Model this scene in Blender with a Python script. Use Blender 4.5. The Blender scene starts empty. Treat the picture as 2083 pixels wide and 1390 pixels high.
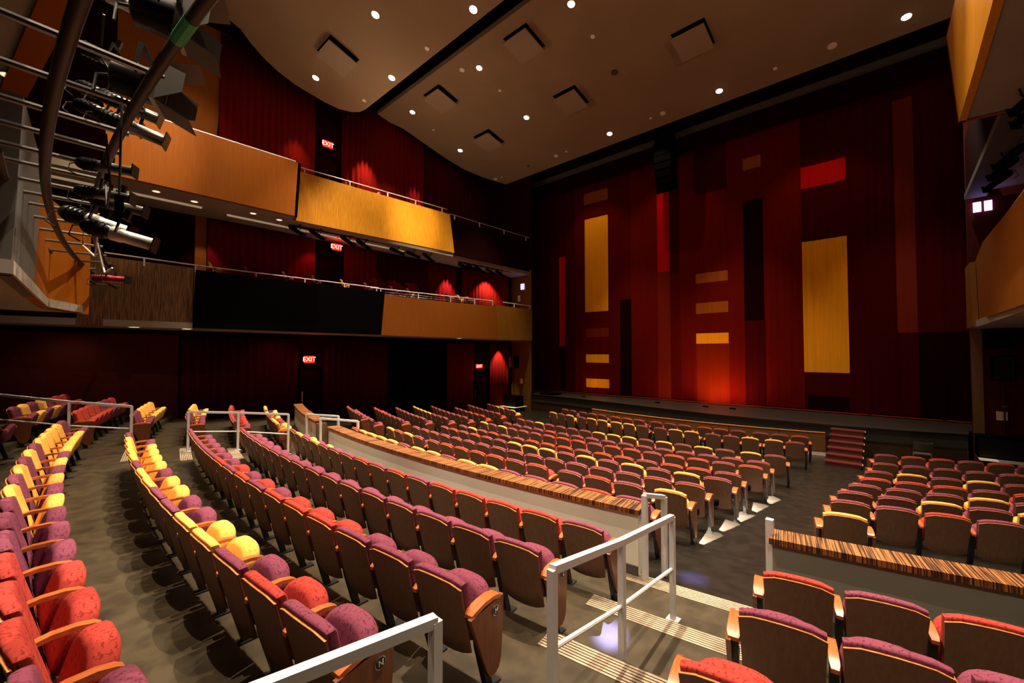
import bpy, bmesh, math, random
from mathutils import Vector, Matrix
random.seed(7)
R_ = math.radians
sc = bpy.context.scene
col = sc.collection
CX, CY = -6.71, 38.0          # centre of the curved seating rows

# ------------------------------------------------------------ camera
F, PIT = 852.0, 0.0284
YAW = math.pi/2 - math.atan(926.5/F)
cam = bpy.data.cameras.new('camera'); cam.sensor_width = 36; cam.lens = F/2083*36
cam.clip_start = .05; cam.clip_end = 200
co = bpy.data.objects.new('camera', cam); col.objects.link(co)
co.location = (0, 0, 3.6); co.rotation_euler = (math.pi/2+PIT, 0, YAW)
sc.camera = co
sc.view_settings.view_transform = 'Standard'; sc.view_settings.look = 'None'
sc.view_settings.gamma = 1; sc.view_settings.exposure = 0.0
try: sc.view_settings.use_curve_mapping = False
except Exception: pass

# ------------------------------------------------------------ materials
def mat(name, c, rough=.6, c2=None, scale=6, stretch=(1,1,1), metal=0, emit=None, estr=0, bump=0, detail=4,
        kind='noise', spec=.5, sheen=0, coord='Object', lo=.35, hi=.65):
    m = bpy.data.materials.new(name); m.use_nodes = True
    nt = m.node_tree; b = nt.nodes['Principled BSDF']
    b.inputs['Base Color'].default_value = (*c, 1); b.inputs['Roughness'].default_value = rough
    b.inputs['Metallic'].default_value = metal
    b.inputs['Specular IOR Level'].default_value = spec
    if sheen: b.inputs['Sheen Weight'].default_value = sheen
    if emit:
        b.inputs['Emission Color'].default_value = (*emit, 1); b.inputs['Emission Strength'].default_value = estr
    if c2 or bump:
        tc = nt.nodes.new('ShaderNodeTexCoord'); mp = nt.nodes.new('ShaderNodeMapping')
        mp.inputs['Scale'].default_value = stretch
        nt.links.new(tc.outputs[coord], mp.inputs['Vector'])
        n = nt.nodes.new('ShaderNodeTexNoise'); n.inputs['Scale'].default_value = scale
        n.inputs['Detail'].default_value = detail
        nt.links.new(mp.outputs[0], n.inputs['Vector'])
        if c2:
            r = nt.nodes.new('ShaderNodeValToRGB')
            r.color_ramp.elements[0].position = lo; r.color_ramp.elements[1].position = hi
            r.color_ramp.elements[0].color = (*c, 1); r.color_ramp.elements[1].color = (*c2, 1)
            nt.links.new(n.outputs['Fac'], r.inputs[0]); nt.links.new(r.outputs[0], b.inputs['Base Color'])
        if bump:
            bp = nt.nodes.new('ShaderNodeBump'); bp.inputs['Strength'].default_value = bump
            bp.inputs['Distance'].default_value = .01
            nt.links.new(n.outputs['Fac'], bp.inputs['Height']); nt.links.new(bp.outputs[0], b.inputs['Normal'])
    return m
M = {}
M['red'] = mat('fabric_red', (.37,.042,.030), .88, (.20,.016,.012), 62, (1,1,.5), bump=.3, spec=.12, lo=.56, hi=.63)
M['purple'] = mat('fabric_purple', (.18,.042,.072), .88, (.095,.018,.038), 62, (1,1,.5), bump=.3, spec=.12, lo=.56, hi=.63)
M['yellow'] = mat('fabric_yellow', (.76,.42,.085), .88, (.60,.28,.045), 62, (1,1,.5), bump=.3, spec=.12, lo=.56, hi=.63)
M['chair_wood'] = mat('chair_back_wood', (.20,.100,.054), .5, (.17,.080,.042), 7, (6,6,.4), spec=.25)
M['ply'] = mat('plywood_edge', (.62,.22,.06), .4, (.45,.14,.035), 30, (1,1,6))
M['arm_wood'] = mat('armrest_wood', (.50,.13,.035), .3, (.36,.085,.022), 14, (8,1,1), spec=.6)
M['panel_wood'] = mat('end_panel_wood', (.20,.058,.018), .35, (.13,.034,.011), 10, (6,6,.5), spec=.5)
M['black'] = mat('black_metal', (.012,.011,.011), .38, metal=.3)
M['blackmatte'] = mat('black_matte', (.0015,.0012,.0012), .9, spec=.02)
M['chrome'] = mat('bright_metal', (.6,.6,.6), .25, metal=1)
M['white_rail'] = mat('white_painted_steel', (.62,.58,.56), .4)
M['floor_dark'] = mat('dark_stained_concrete', (.009,.0075,.006), .30, (.017,.014,.0105), 5, detail=8, bump=.06)
M['floor_tier'] = mat('brown_concrete', (.030,.0215,.0115), .36, (.056,.041,.022), 5, detail=12, bump=.12)
M['nosing'] = mat('nosing_strip', (.42,.32,.22), .6, (.24,.17,.11), 3)
M['plaster'] = mat('cream_plaster', (.80,.74,.60), .8, (.72,.66,.53), 1.2)
M['plaster_grey'] = mat('grey_plaster', (.075,.070,.058), .8, (.065,.06,.05), 1.2)
M['parapet_shade'] = mat('parapet_shade', (.23,.225,.17), .8, (.21,.205,.155), 1.2)  # plaster darkened to paint in the shade on this parapet
M['cap'] = mat('zebra_wood_cap', (.50,.20,.055), .4, (.10,.032,.010), 7, (1,1,1), coord='Object', lo=.42, hi=.6)
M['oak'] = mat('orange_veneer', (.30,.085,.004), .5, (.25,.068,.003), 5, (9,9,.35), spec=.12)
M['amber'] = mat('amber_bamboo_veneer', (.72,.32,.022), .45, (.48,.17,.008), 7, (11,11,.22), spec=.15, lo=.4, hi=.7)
M['oak_shade'] = mat('orange_veneer_shade', (.25,.075,.005), .45, (.21,.06,.004), 5, (9,9,.35), spec=.3)  # darker copy of the orange veneer, painting in dimmer light on the fronts
M['amber_shade'] = mat('amber_veneer_shade', (.24,.105,.010), .45, (.18,.07,.006), 7, (11,11,.22), spec=.3)  # amber veneer darkened the same way, for less light on the middle balconies
M['zebra'] = mat('zebra_veneer', (.22,.115,.035), .45, (.045,.018,.008), 8, (8,8,.25), spec=.4, lo=.4, hi=.62)
M['redwood'] = mat('red_brown_veneer', (.075,.009,.003), .7, (.06,.007,.0025), 5, (9,9,.3), spec=.1)
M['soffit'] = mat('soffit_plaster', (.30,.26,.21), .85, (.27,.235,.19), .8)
M['ceiling'] = mat('ceiling_plaster', (.30,.20,.115), .9, (.27,.18,.10), .5)
M['tile'] = mat('acoustic_tile', (.32,.23,.15), .9)
M['wall_dark'] = mat('wall_dark_red', (.014,.0015,.001), .9, spec=.02)
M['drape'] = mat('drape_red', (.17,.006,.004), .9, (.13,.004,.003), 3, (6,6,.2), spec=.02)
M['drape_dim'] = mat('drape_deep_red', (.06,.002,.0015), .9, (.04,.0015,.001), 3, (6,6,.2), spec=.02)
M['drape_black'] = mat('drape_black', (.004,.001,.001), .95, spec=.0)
M['slot'] = mat('slot_black', (.002,.0015,.0015), .95, spec=.0)
M['stage_floor'] = mat('stage_floor_black', (.010,.007,.0045), .45, (.018,.012,.008), 4, (1,6,1), detail=6)
M['stage_fascia'] = mat('stage_fascia_grey', (.030,.027,.020), .6)
M['stage_wood'] = mat('stage_base_wood', (.055,.022,.007), .5, (.042,.016,.005), 5, (6,6,.4))
M['low_wood'] = mat('low_wall_wood', (.19,.085,.018), .42, (.16,.07,.014), 4, (7,7,.4))
M['stair_wood'] = mat('stair_red_wood', (.12,.018,.012), .4, (.08,.012,.008), 6, (1,5,5))
M['glow'] = mat('lamp_glow', (1,1,1), .5, emit=(1,.86,.66), estr=60)
M['glow_dim'] = mat('lamp_glow_soft', (1,.8,.6), .5, emit=(1,.72,.5), estr=1.2)
M['cove'] = mat('cove_light_strip', (.8,.7,.55), .6, emit=(1,.72,.45), estr=.22)
M['led'] = mat('led_violet', (.6,.4,1), .5, emit=(.55,.35,1), estr=6)
M['exit_red'] = mat('exit_letters', (1,.1,.08), .5, emit=(1,.16,.11), estr=9)
M['exit_face'] = mat('exit_face', (.5,.02,.02), .5, emit=(1,.02,.012), estr=1.6)
M['brass'] = mat('dark_bronze', (.2,.12,.06), .4, metal=.8)
M['cable'] = mat('cable_black', (.01,.01,.01), .6)
M['cable_w'] = mat('cable_white', (.55,.5,.45), .6)
M['gobo'] = mat('red_gel', (.25,.01,.02), .3)
M['tape'] = mat('green_tape', (.05,.35,.15), .6)
M['white_disc'] = mat('white_disc', (.95,.85,.75), .5)
M['plate'] = mat('cream_plate', (.85,.72,.60), .6)
M['barrel_lit'] = mat('lit_barrel_metal', (.62,.58,.52), .38, metal=.6)  # paler metal that paints in the lit tops of some lens tubes
M['fix'] = mat('fixture_black', (.012,.011,.010), .3, metal=.4)
M['flap'] = mat('barn_door_metal', (.10,.085,.07), .5, metal=.3)
M['barrel'] = mat('fixture_barrel', (.22,.20,.18), .33, metal=.9)
M['bronze_pipe'] = mat('brown_painted_pipe', (.030,.016,.010), .5)
M['steel_pipe'] = mat('galvanised_pipe', (.16,.15,.14), .3, metal=.8)
# cloth panels of the house curtain
for k, c in dict(c_base=(.085,.0022,.001), c_dark=(.050,.0012,.0008), c_vdark=(.010,.0008,.0006), c_red=(.50,.004,.002),
                 c_brick=(.15,.016,.006), c_gold=(.85,.34,.012), c_tan=(.30,.075,.008), c_mid=(.115,.0035,.0012),
                 c_glow=(.16,.011,.002)).items():
    M[k] = mat('curtain_'+k[2:], c, .9, tuple(x*.88 for x in c), 3, (8,8,.2), spec=.02)

# ------------------------------------------------------------ mesh builder
class MB:
    def __init__(s): s.v = []; s.f = []; s.m = []
    def add(s, vs, fs, mi=0):
        o = len(s.v); s.v += [tuple(v) for v in vs]
        for f in fs: s.f.append([i+o for i in f]); s.m.append(mi)
        return s
    def box(s, x0, x1, y0, y1, z0, z1, mi=0, T=None):
        vs = [Vector((x, y, z)) for z in (z0, z1) for y in (y0, y1) for x in (x0, x1)]
        if T: vs = [T @ v for v in vs]
        return s.add(vs, [(0,2,3,1),(4,5,7,6),(0,1,5,4),(2,6,7,3),(0,4,6,2),(1,3,7,5)], mi)
    def tube(s, pts, r, n=8, mi=0, caps=True):
        pts = [Vector(p) for p in pts]; rings = []
        for i, p in enumerate(pts):
            d = (pts[min(i+1, len(pts)-1)] - pts[max(i-1, 0)]).normalized()
            a = Vector((0,0,1)) if abs(d.z) < .9 else Vector((1,0,0))
            u = d.cross(a).normalized(); w = d.cross(u)
            rr = r[i] if isinstance(r, (list, tuple)) else r
            rings.append([p + (u*math.cos(2*math.pi*k/n)+w*math.sin(2*math.pi*k/n))*rr for k in range(n)])
        vs = [v for q in rings for v in q]; fs = []
        for i in range(len(pts)-1):
            for k in range(n):
                fs.append((i*n+k, i*n+(k+1)%n, (i+1)*n+(k+1)%n, (i+1)*n+k))
        if caps: fs += [tuple(range(n))[::-1], tuple(range((len(pts)-1)*n, len(pts)*n))]
        return s.add(vs, fs, mi)
    def bar(s, pts, w, h, mi=0):            # square section along a path, w across, h up
        pts = [Vector(p) for p in pts]; vs = []
        for i, p in enumerate(pts):
            d = (pts[min(i+1, len(pts)-1)] - pts[max(i-1, 0)]).normalized()
            if abs(d.z) > .9: u = Vector((1,0,0)); q = Vector((0,1,0))
            else: u = d.cross(Vector((0,0,1))).normalized(); q = u.cross(d).normalized()
            for a, b in ((-1,-1),(1,-1),(1,1),(-1,1)): vs.append(p+u*(a*w/2)+q*(b*h/2))
        fs = []
        for i in range(len(pts)-1):
            for k in range(4): fs.append((i*4+k, i*4+(k+1)%4, i*4+4+(k+1)%4, i*4+4+k))
        n = len(pts)*4
        fs += [(3,2,1,0), (n-4,n-3,n-2,n-1)]
        return s.add(vs, fs, mi)
    def extr(s, poly, z0, z1, mi=0, mtop=None):
        n = len(poly)
        vs = [(x,y,z0) for x,y in poly]+[(x,y,z1) for x,y in poly]
        s.add(vs, [tuple(range(n))[::-1]]+[(i,(i+1)%n,n+(i+1)%n,n+i) for i in range(n)], mi)
        s.add([(x,y,z1) for x,y in poly], [tuple(range(n))], mi if mtop is None else mtop)
        return s
    def build(s, name, mats, parent=None, smooth=False, loc=None, fix=True):
        me = bpy.data.meshes.new(name); me.from_pydata(s.v, [], s.f)
        for m in (mats if isinstance(mats, (list, tuple)) else [mats]): me.materials.append(m)
        me.polygons.foreach_set('material_index', s.m)
        if fix:
            bm = bmesh.new(); bm.from_mesh(me); bmesh.ops.remove_doubles(bm, verts=bm.verts, dist=1e-5)
            bmesh.ops.recalc_face_normals(bm, faces=bm.faces)
            bm.to_mesh(me); bm.free()
        if smooth:
            me.polygons.foreach_set('use_smooth', [True]*len(me.polygons))
            me.set_sharp_from_angle(angle=R_(42))
        o = bpy.data.objects.new(name, me); col.objects.link(o)
        if parent: o.parent = parent
        if loc: o.location = loc
        return o
def empty(name, loc=(0,0,0), rz=0):
    o = bpy.data.objects.new(name, None); o.empty_display_size = .1; col.objects.link(o)
    o.location = loc; o.rotation_euler = (0,0,rz); return o
def tag(o, label, cat, group=None, kind=None):
    o['label'] = label; o['category'] = cat
    if group: o['group'] = group
    if kind: o['kind'] = kind
    return o
def struct(o): o['kind'] = 'structure'; return o
def copy_tree(o, parent=None):
    c = o.copy(); col.objects.link(c); c.parent = parent
    for ch in list(o.children): copy_tree(ch, c)
    return c
def P(th, R, z=0):           # polar position, th degrees from the -Y axis about the row centre
    t = R_(th); return Vector((CX+R*math.sin(t), CY-R*math.cos(t), z))
def arcpts(t0, t1, R, z, n=None):
    n = n or max(2, int(abs(t1-t0)/1.2)+1)
    return [P(t0+(t1-t0)*i/(n-1), R, z) for i in range(n)]
def arcwall(t0, t1, R0, R1, z0, z1, mi=0, mb=None, n=None):
    mb = mb or MB(); n = n or max(2, int(abs(t1-t0)/1.0)+2)
    poly = [tuple(P(t0+(t1-t0)*i/(n-1), R0))[:2] for i in range(n)] + [tuple(P(t1+(t0-t1)*i/(n-1), R1))[:2] for i in range(n)]
    vs = [(x,y,z0) for x,y in poly]+[(x,y,z1) for x,y in poly]; N = len(poly); fs = []
    for i in range(N): fs.append((i,(i+1)%N,N+(i+1)%N,N+i))
    for i in range(n-1):
        a, b, c, d = i, i+1, N-2-i, N-1-i
        fs.append((d,c,b,a)); fs.append((N+a,N+b,N+c,N+d))
    return mb.add(vs, fs, mi)

# ------------------------------------------------------------ floor
def zt(R):                   # height of the seat-back tops of the front block rows
    t = R-30.0
    return 3.6-2.3489+.1*t+.0064*t*t if t > -7.8 else .861
def zfloor(R): return max(0.0, zt(R+.3)-.86) if R > 20.5 else 0.0
TIER = [(33.35,.88),(34.32,1.03),(35.27,1.16),(36.22,1.29),(37.17,1.43),(38.2,1.57),(39.2,1.71),(42,1.85)]
XL, XR = -18.9, 4.6
def floor_grid():
    mb = MB(); ths = [-42+i*1.0 for i in range(0, 74)]
    Rs = [17+i*.6 for i in range(0, 27)] + [33.0, 33.35]
    def cell(a, b, R0, R1, z0, z1, mi):
        q = [P(a,R0,z0), P(b,R0,z0), P(b,R1,z1), P(a,R1,z1)]
        if max(p.x for p in q) < XL-.3 or min(p.x for p in q) > XR+.3: return
        mb.add(q, [(0,1,2,3)], mi)
    for a, b in zip(ths, ths[1:]):
        for r0, r1 in zip(Rs, Rs[1:]): cell(a, b, r0, r1, zfloor(r0), zfloor(r1), 0)
        zprev = zfloor(33.35)
        for i in range(len(TIER)):
            r0, z = TIER[i]; r1 = TIER[i+1][0] if i+1 < len(TIER) else 46
            cell(a, b, r0, r0, zprev, z, 1) if False else None
            q = [P(a,r0,zprev), P(b,r0,zprev), P(b,r0,z), P(a,r0,z)]
            if max(p.x for p in q) > XL-.3 and min(p.x for p in q) < XR+.3: mb.add(q, [(0,1,2,3)], 1)
            cell(a, b, r0, r1, z, z, 1); zprev = z
    return mb
struct(floor_grid().build('floor', [M['floor_dark'], M['floor_tier']], fix=False))

# ------------------------------------------------------------ walls
def wallbox(name, x0, x1, y0, y1, z0, z1, m): return struct(MB().box(x0,x1,y0,y1,z0,z1).build(name, M[m]))
wallbox('wall_left', -19.2, -18.9, -8, 20.6, -.2, 8.75, 'wall_dark')
wallbox('wall_left_upper', -21.6, -21.3, -8, 23.4, 8.6, 18.6, 'wall_dark')
wallbox('wall_right', 4.6, 4.9, -8, 20.6, -.2, 18.6, 'wall_dark')
wallbox('wall_back', -21.6, 4.9, -8.3, -8, -.2, 20, 'wall_dark')
wallbox('wall_stage_back', -21.6, 4.9, 24.6, 24.8, -.2, 17.5, 'slot')
wallbox('wall_proscenium_left', -21.4, -17.25, 20.6, 20.8, -.2, 17.5, 'wall_dark')
wallbox('wall_proscenium_right', 1.8, 4.6, 20.6, 20.8, -.2, 17.5, 'redwood')
wallbox('wall_wing_left', -19.3, -19.2, 20.8, 24.6, -.2, 17.5, 'slot')
wallbox('wall_wing_right', 2.6, 2.7, 20.8, 24.6, -.2, 17.5, 'slot')
# ceilings
def ceil_front(y): return 19.5-.211*y
def ceil_rear(y): return 18.3-.308*y
edgeF = [(-21.25,11.9),(-21.18,12.58),(-20.92,13.39),(-20.93,14.77),(-20.93,16.27),(-20.81,17.79),(-20.6,18.46),(-20.27,19.28),(-19.49,20.58)]
edgeR = [(-18.5,9.78),(-18.95,9.72),(-19.38,9.5),(-19.79,9.08),(-20.06,8.48),(-20.2,7.84),(-20.33,7.23),(-20.29,6.48),(-20.15,5.94),(-19.81,5.27),(-19.46,4.82),(-19.4,4.29),(-19.4,3.4),(-19.5,1.5),(-19.5,-7.9)]
def slab(name, poly, zf, t, m, mside):
    n = len(poly); mb = MB()
    lo = [(x,y,zf(y)) for x,y in poly]; hi = [(x,y,zf(y)+t) for x,y in poly]
    mb.add(lo, [tuple(range(n))], 0); mb.add(hi, [tuple(range(n))], 0)
    mb.add(lo+hi, [(i,(i+1)%n,n+(i+1)%n,n+i) for i in range(n)], 1)
    return struct(mb.build(name, [M[m], M[mside]]))
slab('ceiling_front', edgeF+[(4.6,20.58),(4.6,11.9)], ceil_front, .22, 'ceiling', 'ceiling')
slab('ceiling_rear', edgeR+[(4.6,-7.9),(4.6,9.78)], ceil_rear, .2, 'ceiling', 'slot')
# dark loft above the ceiling gaps
MBx = MB().box(-21.4,4.7,8.5,12.6,17.9,18.0).box(-21.4,4.7,-8,9,21.2,21.3)
struct(MBx.build('ceiling_loft_slab', M['slot']))
struct(MB().box(-21.4,4.7,20.3,24.7,17.0,17.1).build('ceiling_stage_slab', M['slot']))
struct(MB().box(-20.3,2.6,22.0,22.2,15.07,15.32).build('trim_1', M['plaster_grey']))     # header strip over the curtain
struct(MB().box(-19.3,2.6,22.3,22.35,14.2,17).build('trim_2', M['wall_dark']))

# panels and doors on the left wall, levels one to three
def panel(name, x, y0, y1, z0, z1, m, t=.06):
    return struct(MB().box(x-t,x,y0,y1,z0,z1).build(name, M[m]))
panel('wall_panel_lower', -18.84, -7.5, 2.95, .9, 4.25, 'redwood')
panel('wall_panel_middle', -18.84, 3.35, 3.7, 4.6, 8.7, 'oak')
# upper veneer panel with a slanting edge
q = [(-21.24,1.3,8.8),(-21.24,4.15,8.8),(-21.24,4.78,17.5),(-21.24,1.3,17.5)]
q2 = [(-21.3,y,z) for _,y,z in q]
struct(MB().add(q+q2,[(0,1,2,3),(7,6,5,4),(0,4,5,1),(1,5,6,2),(2,6,7,3),(3,7,4,0)]).build('wall_panel_upper', M['oak']))
struct(MB().box(-19.0,-17.25,20.5,20.6,.0,9.0).build('wall_panel_proscenium', M['low_wood']))
struct(MB().box(1.8,2.05,20.5,20.6,.0,4.5).build('wall_panel_proscenium_right', M['low_wood']))
def door(n, x, y0, y1, z0, z1):
    d = MB(); d.box(x,x+.05,y0+.06,y1-.06,z0,z1-.06).build('door_%d'%n, M['wall_dark'])
    o = bpy.data.objects['door_%d'%n]; struct(o)
    fr = MB().box(x-.02,x+.1,y0,y0+.06,z0,z1).box(x-.02,x+.1,y1-.06,y1,z0,z1).box(x-.02,x+.1,y0,y1,z1-.06,z1)
    fr.build('door_frame', M['blackmatte'], o)
    MB().box(x+.05,x+.07,y0+.14,y0+.19,z0+.85,z0+1.35).build('door_handle', M['chrome'], o)
door(1, -18.86, 7.0, 7.95, .62, 3.0); door(2, -18.86, 17.0, 18.3, .05, 2.5)
door(3, -18.86, 7.66, 8.87, 5.5, 8.35); door(4, -21.28, 8.55, 9.8, 10.6, 13.65)

# ------------------------------------------------------------ drapes
def drape(label, x, y0, y1, z0, z1, m, amp=.07, wl=.28, seed=0, name='wall_drape'):
    rnd = random.Random(seed); n = int((y1-y0)/.045)+2; mb = MB(); vs = []
    ph = rnd.random()*6
    for i in range(n):
        y = y0+(y1-y0)*i/(n-1)
        a = amp*(.6+.4*math.sin(y*1.7+ph)); dx = a*math.sin(2*math.pi*y/wl+.6*math.sin(y*3.1+ph))
        for z in (z0, (z0+z1)/2, z1): vs.append((x+dx*(1 if z != z1 else .7), y, z))
    fs = []
    for i in range(n-1):
        for k in range(2): fs.append((i*3+k,(i+1)*3+k,(i+1)*3+k+1,i*3+k+1))
    mb.add(vs, fs)
    o = mb.build(name, M[m], smooth=False, fix=False)
    o.data.polygons.foreach_set('use_smooth',[True]*len(o.data.polygons))
    mod = o.modifiers.new('s','SOLIDIFY'); mod.thickness = .012
    return tag(o, label, 'drape', 'red drapes hung along the side wall')
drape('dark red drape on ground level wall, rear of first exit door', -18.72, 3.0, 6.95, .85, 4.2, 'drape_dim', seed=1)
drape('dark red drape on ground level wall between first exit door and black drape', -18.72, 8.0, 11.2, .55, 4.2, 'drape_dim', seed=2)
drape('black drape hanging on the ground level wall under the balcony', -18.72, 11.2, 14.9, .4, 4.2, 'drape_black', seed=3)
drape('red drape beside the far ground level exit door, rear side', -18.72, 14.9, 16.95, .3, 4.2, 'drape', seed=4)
drape('brightly lit red drape between far exit door and wooden stage column', -18.72, 18.3, 20.1, .1, 4.2, 'drape', seed=5)
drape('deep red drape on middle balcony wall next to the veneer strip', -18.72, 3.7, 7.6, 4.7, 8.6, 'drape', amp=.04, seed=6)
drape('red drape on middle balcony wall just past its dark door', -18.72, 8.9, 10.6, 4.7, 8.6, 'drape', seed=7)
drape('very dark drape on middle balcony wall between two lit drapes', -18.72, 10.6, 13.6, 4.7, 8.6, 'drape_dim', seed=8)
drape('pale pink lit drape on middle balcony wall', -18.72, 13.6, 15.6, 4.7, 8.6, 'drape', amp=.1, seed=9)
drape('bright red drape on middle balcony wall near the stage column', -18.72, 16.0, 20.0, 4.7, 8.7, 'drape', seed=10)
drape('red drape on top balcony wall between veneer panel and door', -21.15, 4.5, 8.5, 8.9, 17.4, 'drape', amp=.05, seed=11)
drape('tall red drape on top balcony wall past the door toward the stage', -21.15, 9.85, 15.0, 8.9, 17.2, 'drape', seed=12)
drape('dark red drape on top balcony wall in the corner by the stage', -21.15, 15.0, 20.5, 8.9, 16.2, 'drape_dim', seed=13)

# ------------------------------------------------------------ house curtain: sewn rectangles of coloured cloth, plus painted glow
rects = [ # X0 X1 z0 z1 cloth
 (-19.0,-15.46,1,17,'c_dark'), (-15.46,-11.5,1,17,'c_base'), (-11.5,-9.17,1,17,'c_mid'), (-9.17,-8.63,1,8,'c_base'),
 (-8.63,-7.85,1,17,'c_mid'), (-7.85,-6.22,1,12,'c_mid'), (-6.22,-5.41,1,17,'c_mid'), (-5.41,-4.57,1,17,'c_mid'),
 (-4.57,-3.1,1,17,'c_mid'), (-3.1,-.75,1,17,'c_dark'), (-.75,.04,1,17,'c_dark'), (.04,2.5,1,17,'c_dark'),
 (-7.82,-6.22,1,4.11,'c_glow'),(-9.87,-9.17,1,8.17,'c_glow'),  # orange lamp glow painted into the cloth colour here
 (-14.68,-13.03,6.23,12.2,'c_gold'),(-14.73,-13.03,13.15,13.88,'c_tan'),(-14.62,-13.01,4.62,5.18,'c_brick'),
 (-14.62,-13.01,3.02,3.54,'c_gold'),(-14.62,-13.0,1.46,2.01,'c_gold'),(-16.71,-16.23,4.07,10.08,'c_red'),(-16.65,-16.23,1.2,4.07,'c_vdark'),
 (-12.22,-11.49,1,6.8,'c_vdark'),(-9.87,-9.2,8.17,13.6,'c_red'),(-7.82,-6.24,7.3,7.81,'c_tan'),(-7.82,-6.24,5.69,6.25,'c_tan'),
 (-7.82,-6.24,4.11,4.65,'c_gold'),(-5.5,-4.65,5.2,11.14,'c_vdark'),(-5.49,-4.7,12.67,13.26,'c_tan'),(-5.5,-4.62,1,5.2,'c_dark'),
 (-3.1,-1.5,11.1,12.09,'c_red'),(-3.1,-1.5,8.66,11.1,'c_dark'),(-3.1,-1.5,2.76,8.66,'c_gold'),(-3.0,-1.5,1,1.74,'c_vdark'),
 (.02,.62,4.43,13.91,'c_brick'),(.62,2.5,1,4.43,'c_vdark')]
names = []
for r in rects:
    if r[4] not in names: names.append(r[4])
xs = sorted(set([r[0] for r in rects]+[r[1] for r in rects]+[round(-19+.09*i,3) for i in range(240)]))
xs = [x for i, x in enumerate(xs) if i == 0 or x-xs[i-1] > .004]
zs = sorted(set([r[2] for r in rects]+[r[3] for r in rects]+[1.0,1.15,2.5,9,15.2])); zs = [z for z in zs if z <= 15.6]+[16.6]
def cloth(xm, zm):
    c = 'c_dark'
    for r in rects:
        if r[0] <= xm <= r[1] and r[2] <= zm <= r[3]: c = r[4]
    return names.index(c)
mb = MB(); vs = []
for x in xs:
    for z in zs:
        w = (.012+.03*max(0,(3-z)/3))*math.sin(x*9)+.025*math.sin(x*2.3+1)+.02*math.sin(x*23)
        vs.append((x, 22.9+w, z if z > 1.01 else 1.03))
nz = len(zs)
for i in range(len(xs)-1):
    for k in range(nz-1):
        mb.f.append((i*nz+k,(i+1)*nz+k,(i+1)*nz+k+1,i*nz+k+1)); mb.m.append(cloth((xs[i]+xs[i+1])/2,(zs[k]+zs[k+1])/2))
mb.v = vs
cu = mb.build('stage_curtain', [M[n] for n in names], smooth=False, fix=False)
cu.data.polygons.foreach_set('use_smooth',[True]*len(cu.data.polygons))
mod = cu.modifiers.new('s','SOLIDIFY'); mod.thickness = .01; mod.offset = 1
tag(cu, 'huge dark red stage curtain patched with yellow and red rectangles', 'curtain')
mb = MB()
pts = [(x, 22.84+.03*math.sin(x*6), 1.045) for x in [-19+.25*i for i in range(85)]]
mb.tube(pts, .035, 6); mb.build('hem', M['c_brick'], cu, smooth=True)

# ------------------------------------------------------------ stage, stairs, low wall
edge = [(-18.9,20.58),(-16.85,20.5),(-14.4,20.35),(-11.4,19.95),(-8.44,19.4),(-6.06,19.02),(-3.82,18.93),(-1.7,19.03),(.25,19.3),(1.62,19.76),(1.7,20.6),(2.6,20.6)]
poly = [(-17.2,20.5)]+edge[2:9]+[(1.62,19.76),(1.7,20.5),(1.7,20.85),(2.55,20.85),(2.55,24.55),(-19.15,24.55),(-19.15,20.85),(-17.2,20.85)]
st = MB().extr(poly, .93, 1.0).build('stage', M['stage_floor'])
tag(st, 'wide black stage floor with curved front edge below the curtain', 'stage')
n = len(edge)
def ribbon(e, off, z0, z1, t=.04):
    mb = MB(); a = [(x, y+off) for x, y in e]; b = [(x, y+off+t) for x, y in e]
    N = len(e); vs = [(x,y,z) for z in (z0,z1) for x,y in a+b]; fs = []
    for i in range(N-1):
        fs += [(i,i+1,2*N+i+1,2*N+i),(N+i,N+i+1,3*N+i+1,3*N+i),(2*N+i,2*N+i+1,3*N+i+1,3*N+i),(i,i+1,N+i+1,N+i)]
    return mb.add(vs, fs)
edge = [(-17.2,20.5)]+edge[2:]
ribbon(edge[:9], .06, .55, .93).build('fascia', M['stage_fascia'], st)
ribbon(edge[:9], .10, 0, .55).build('base_panel', M['stage_wood'], st)
MB().box(1.55,1.62,19.85,20.6,0,.93).build('side_panel', M['stage_wood'], st)
lip = MB().bar([(x,y,1.0) for x,y in edge[0:9]], .03, .03); lip.build('edge_strip', M['nosing'] if False else M['black'], st)
# low wooden wall in front of the first row
lw = arcwall(-13.3, 13.7, 20.25, 20.17, .12, .8).build('low_wall', M['low_wood'])
tag(lw, 'low curved wooden wall between the first row and the stage', 'low wall')
arcwall(-13.3, 13.7, 20.27, 20.15, .8, .815).build('cap', M['ply'], lw)
arcwall(-13.3, 13.7, 20.255, 20.165, 0, .12).build('base', M['plaster'], lw)
for t in (-9,-4.3,.4,5.1,9.8): arcwall(t, t+.03, 20.26, 20.16, .12, .805, n=2).build('joint', M['slot'], lw)
# stairs
str_ = empty('stage_stairs', (-1.35, 16.8, 0)); tag(str_, 'dark red wooden stairs of six steps up to the stage', 'stairs')
for i in range(6):
    y0 = i*.36; z = (i+1)*.155
    MB().box(-.42,.46,y0+.02,2.2,z-.155,z-.03).build('riser', M['stair_wood'], str_)
    MB().box(-.45,.49,y0,y0+.40,z-.03,z).build('tread', M['stair_wood'], str_)
    MB().box(.49,.505,y0+.02,y0+.2,z-.028,z-.002).build('tread_end', M['plate'], str_)
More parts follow.
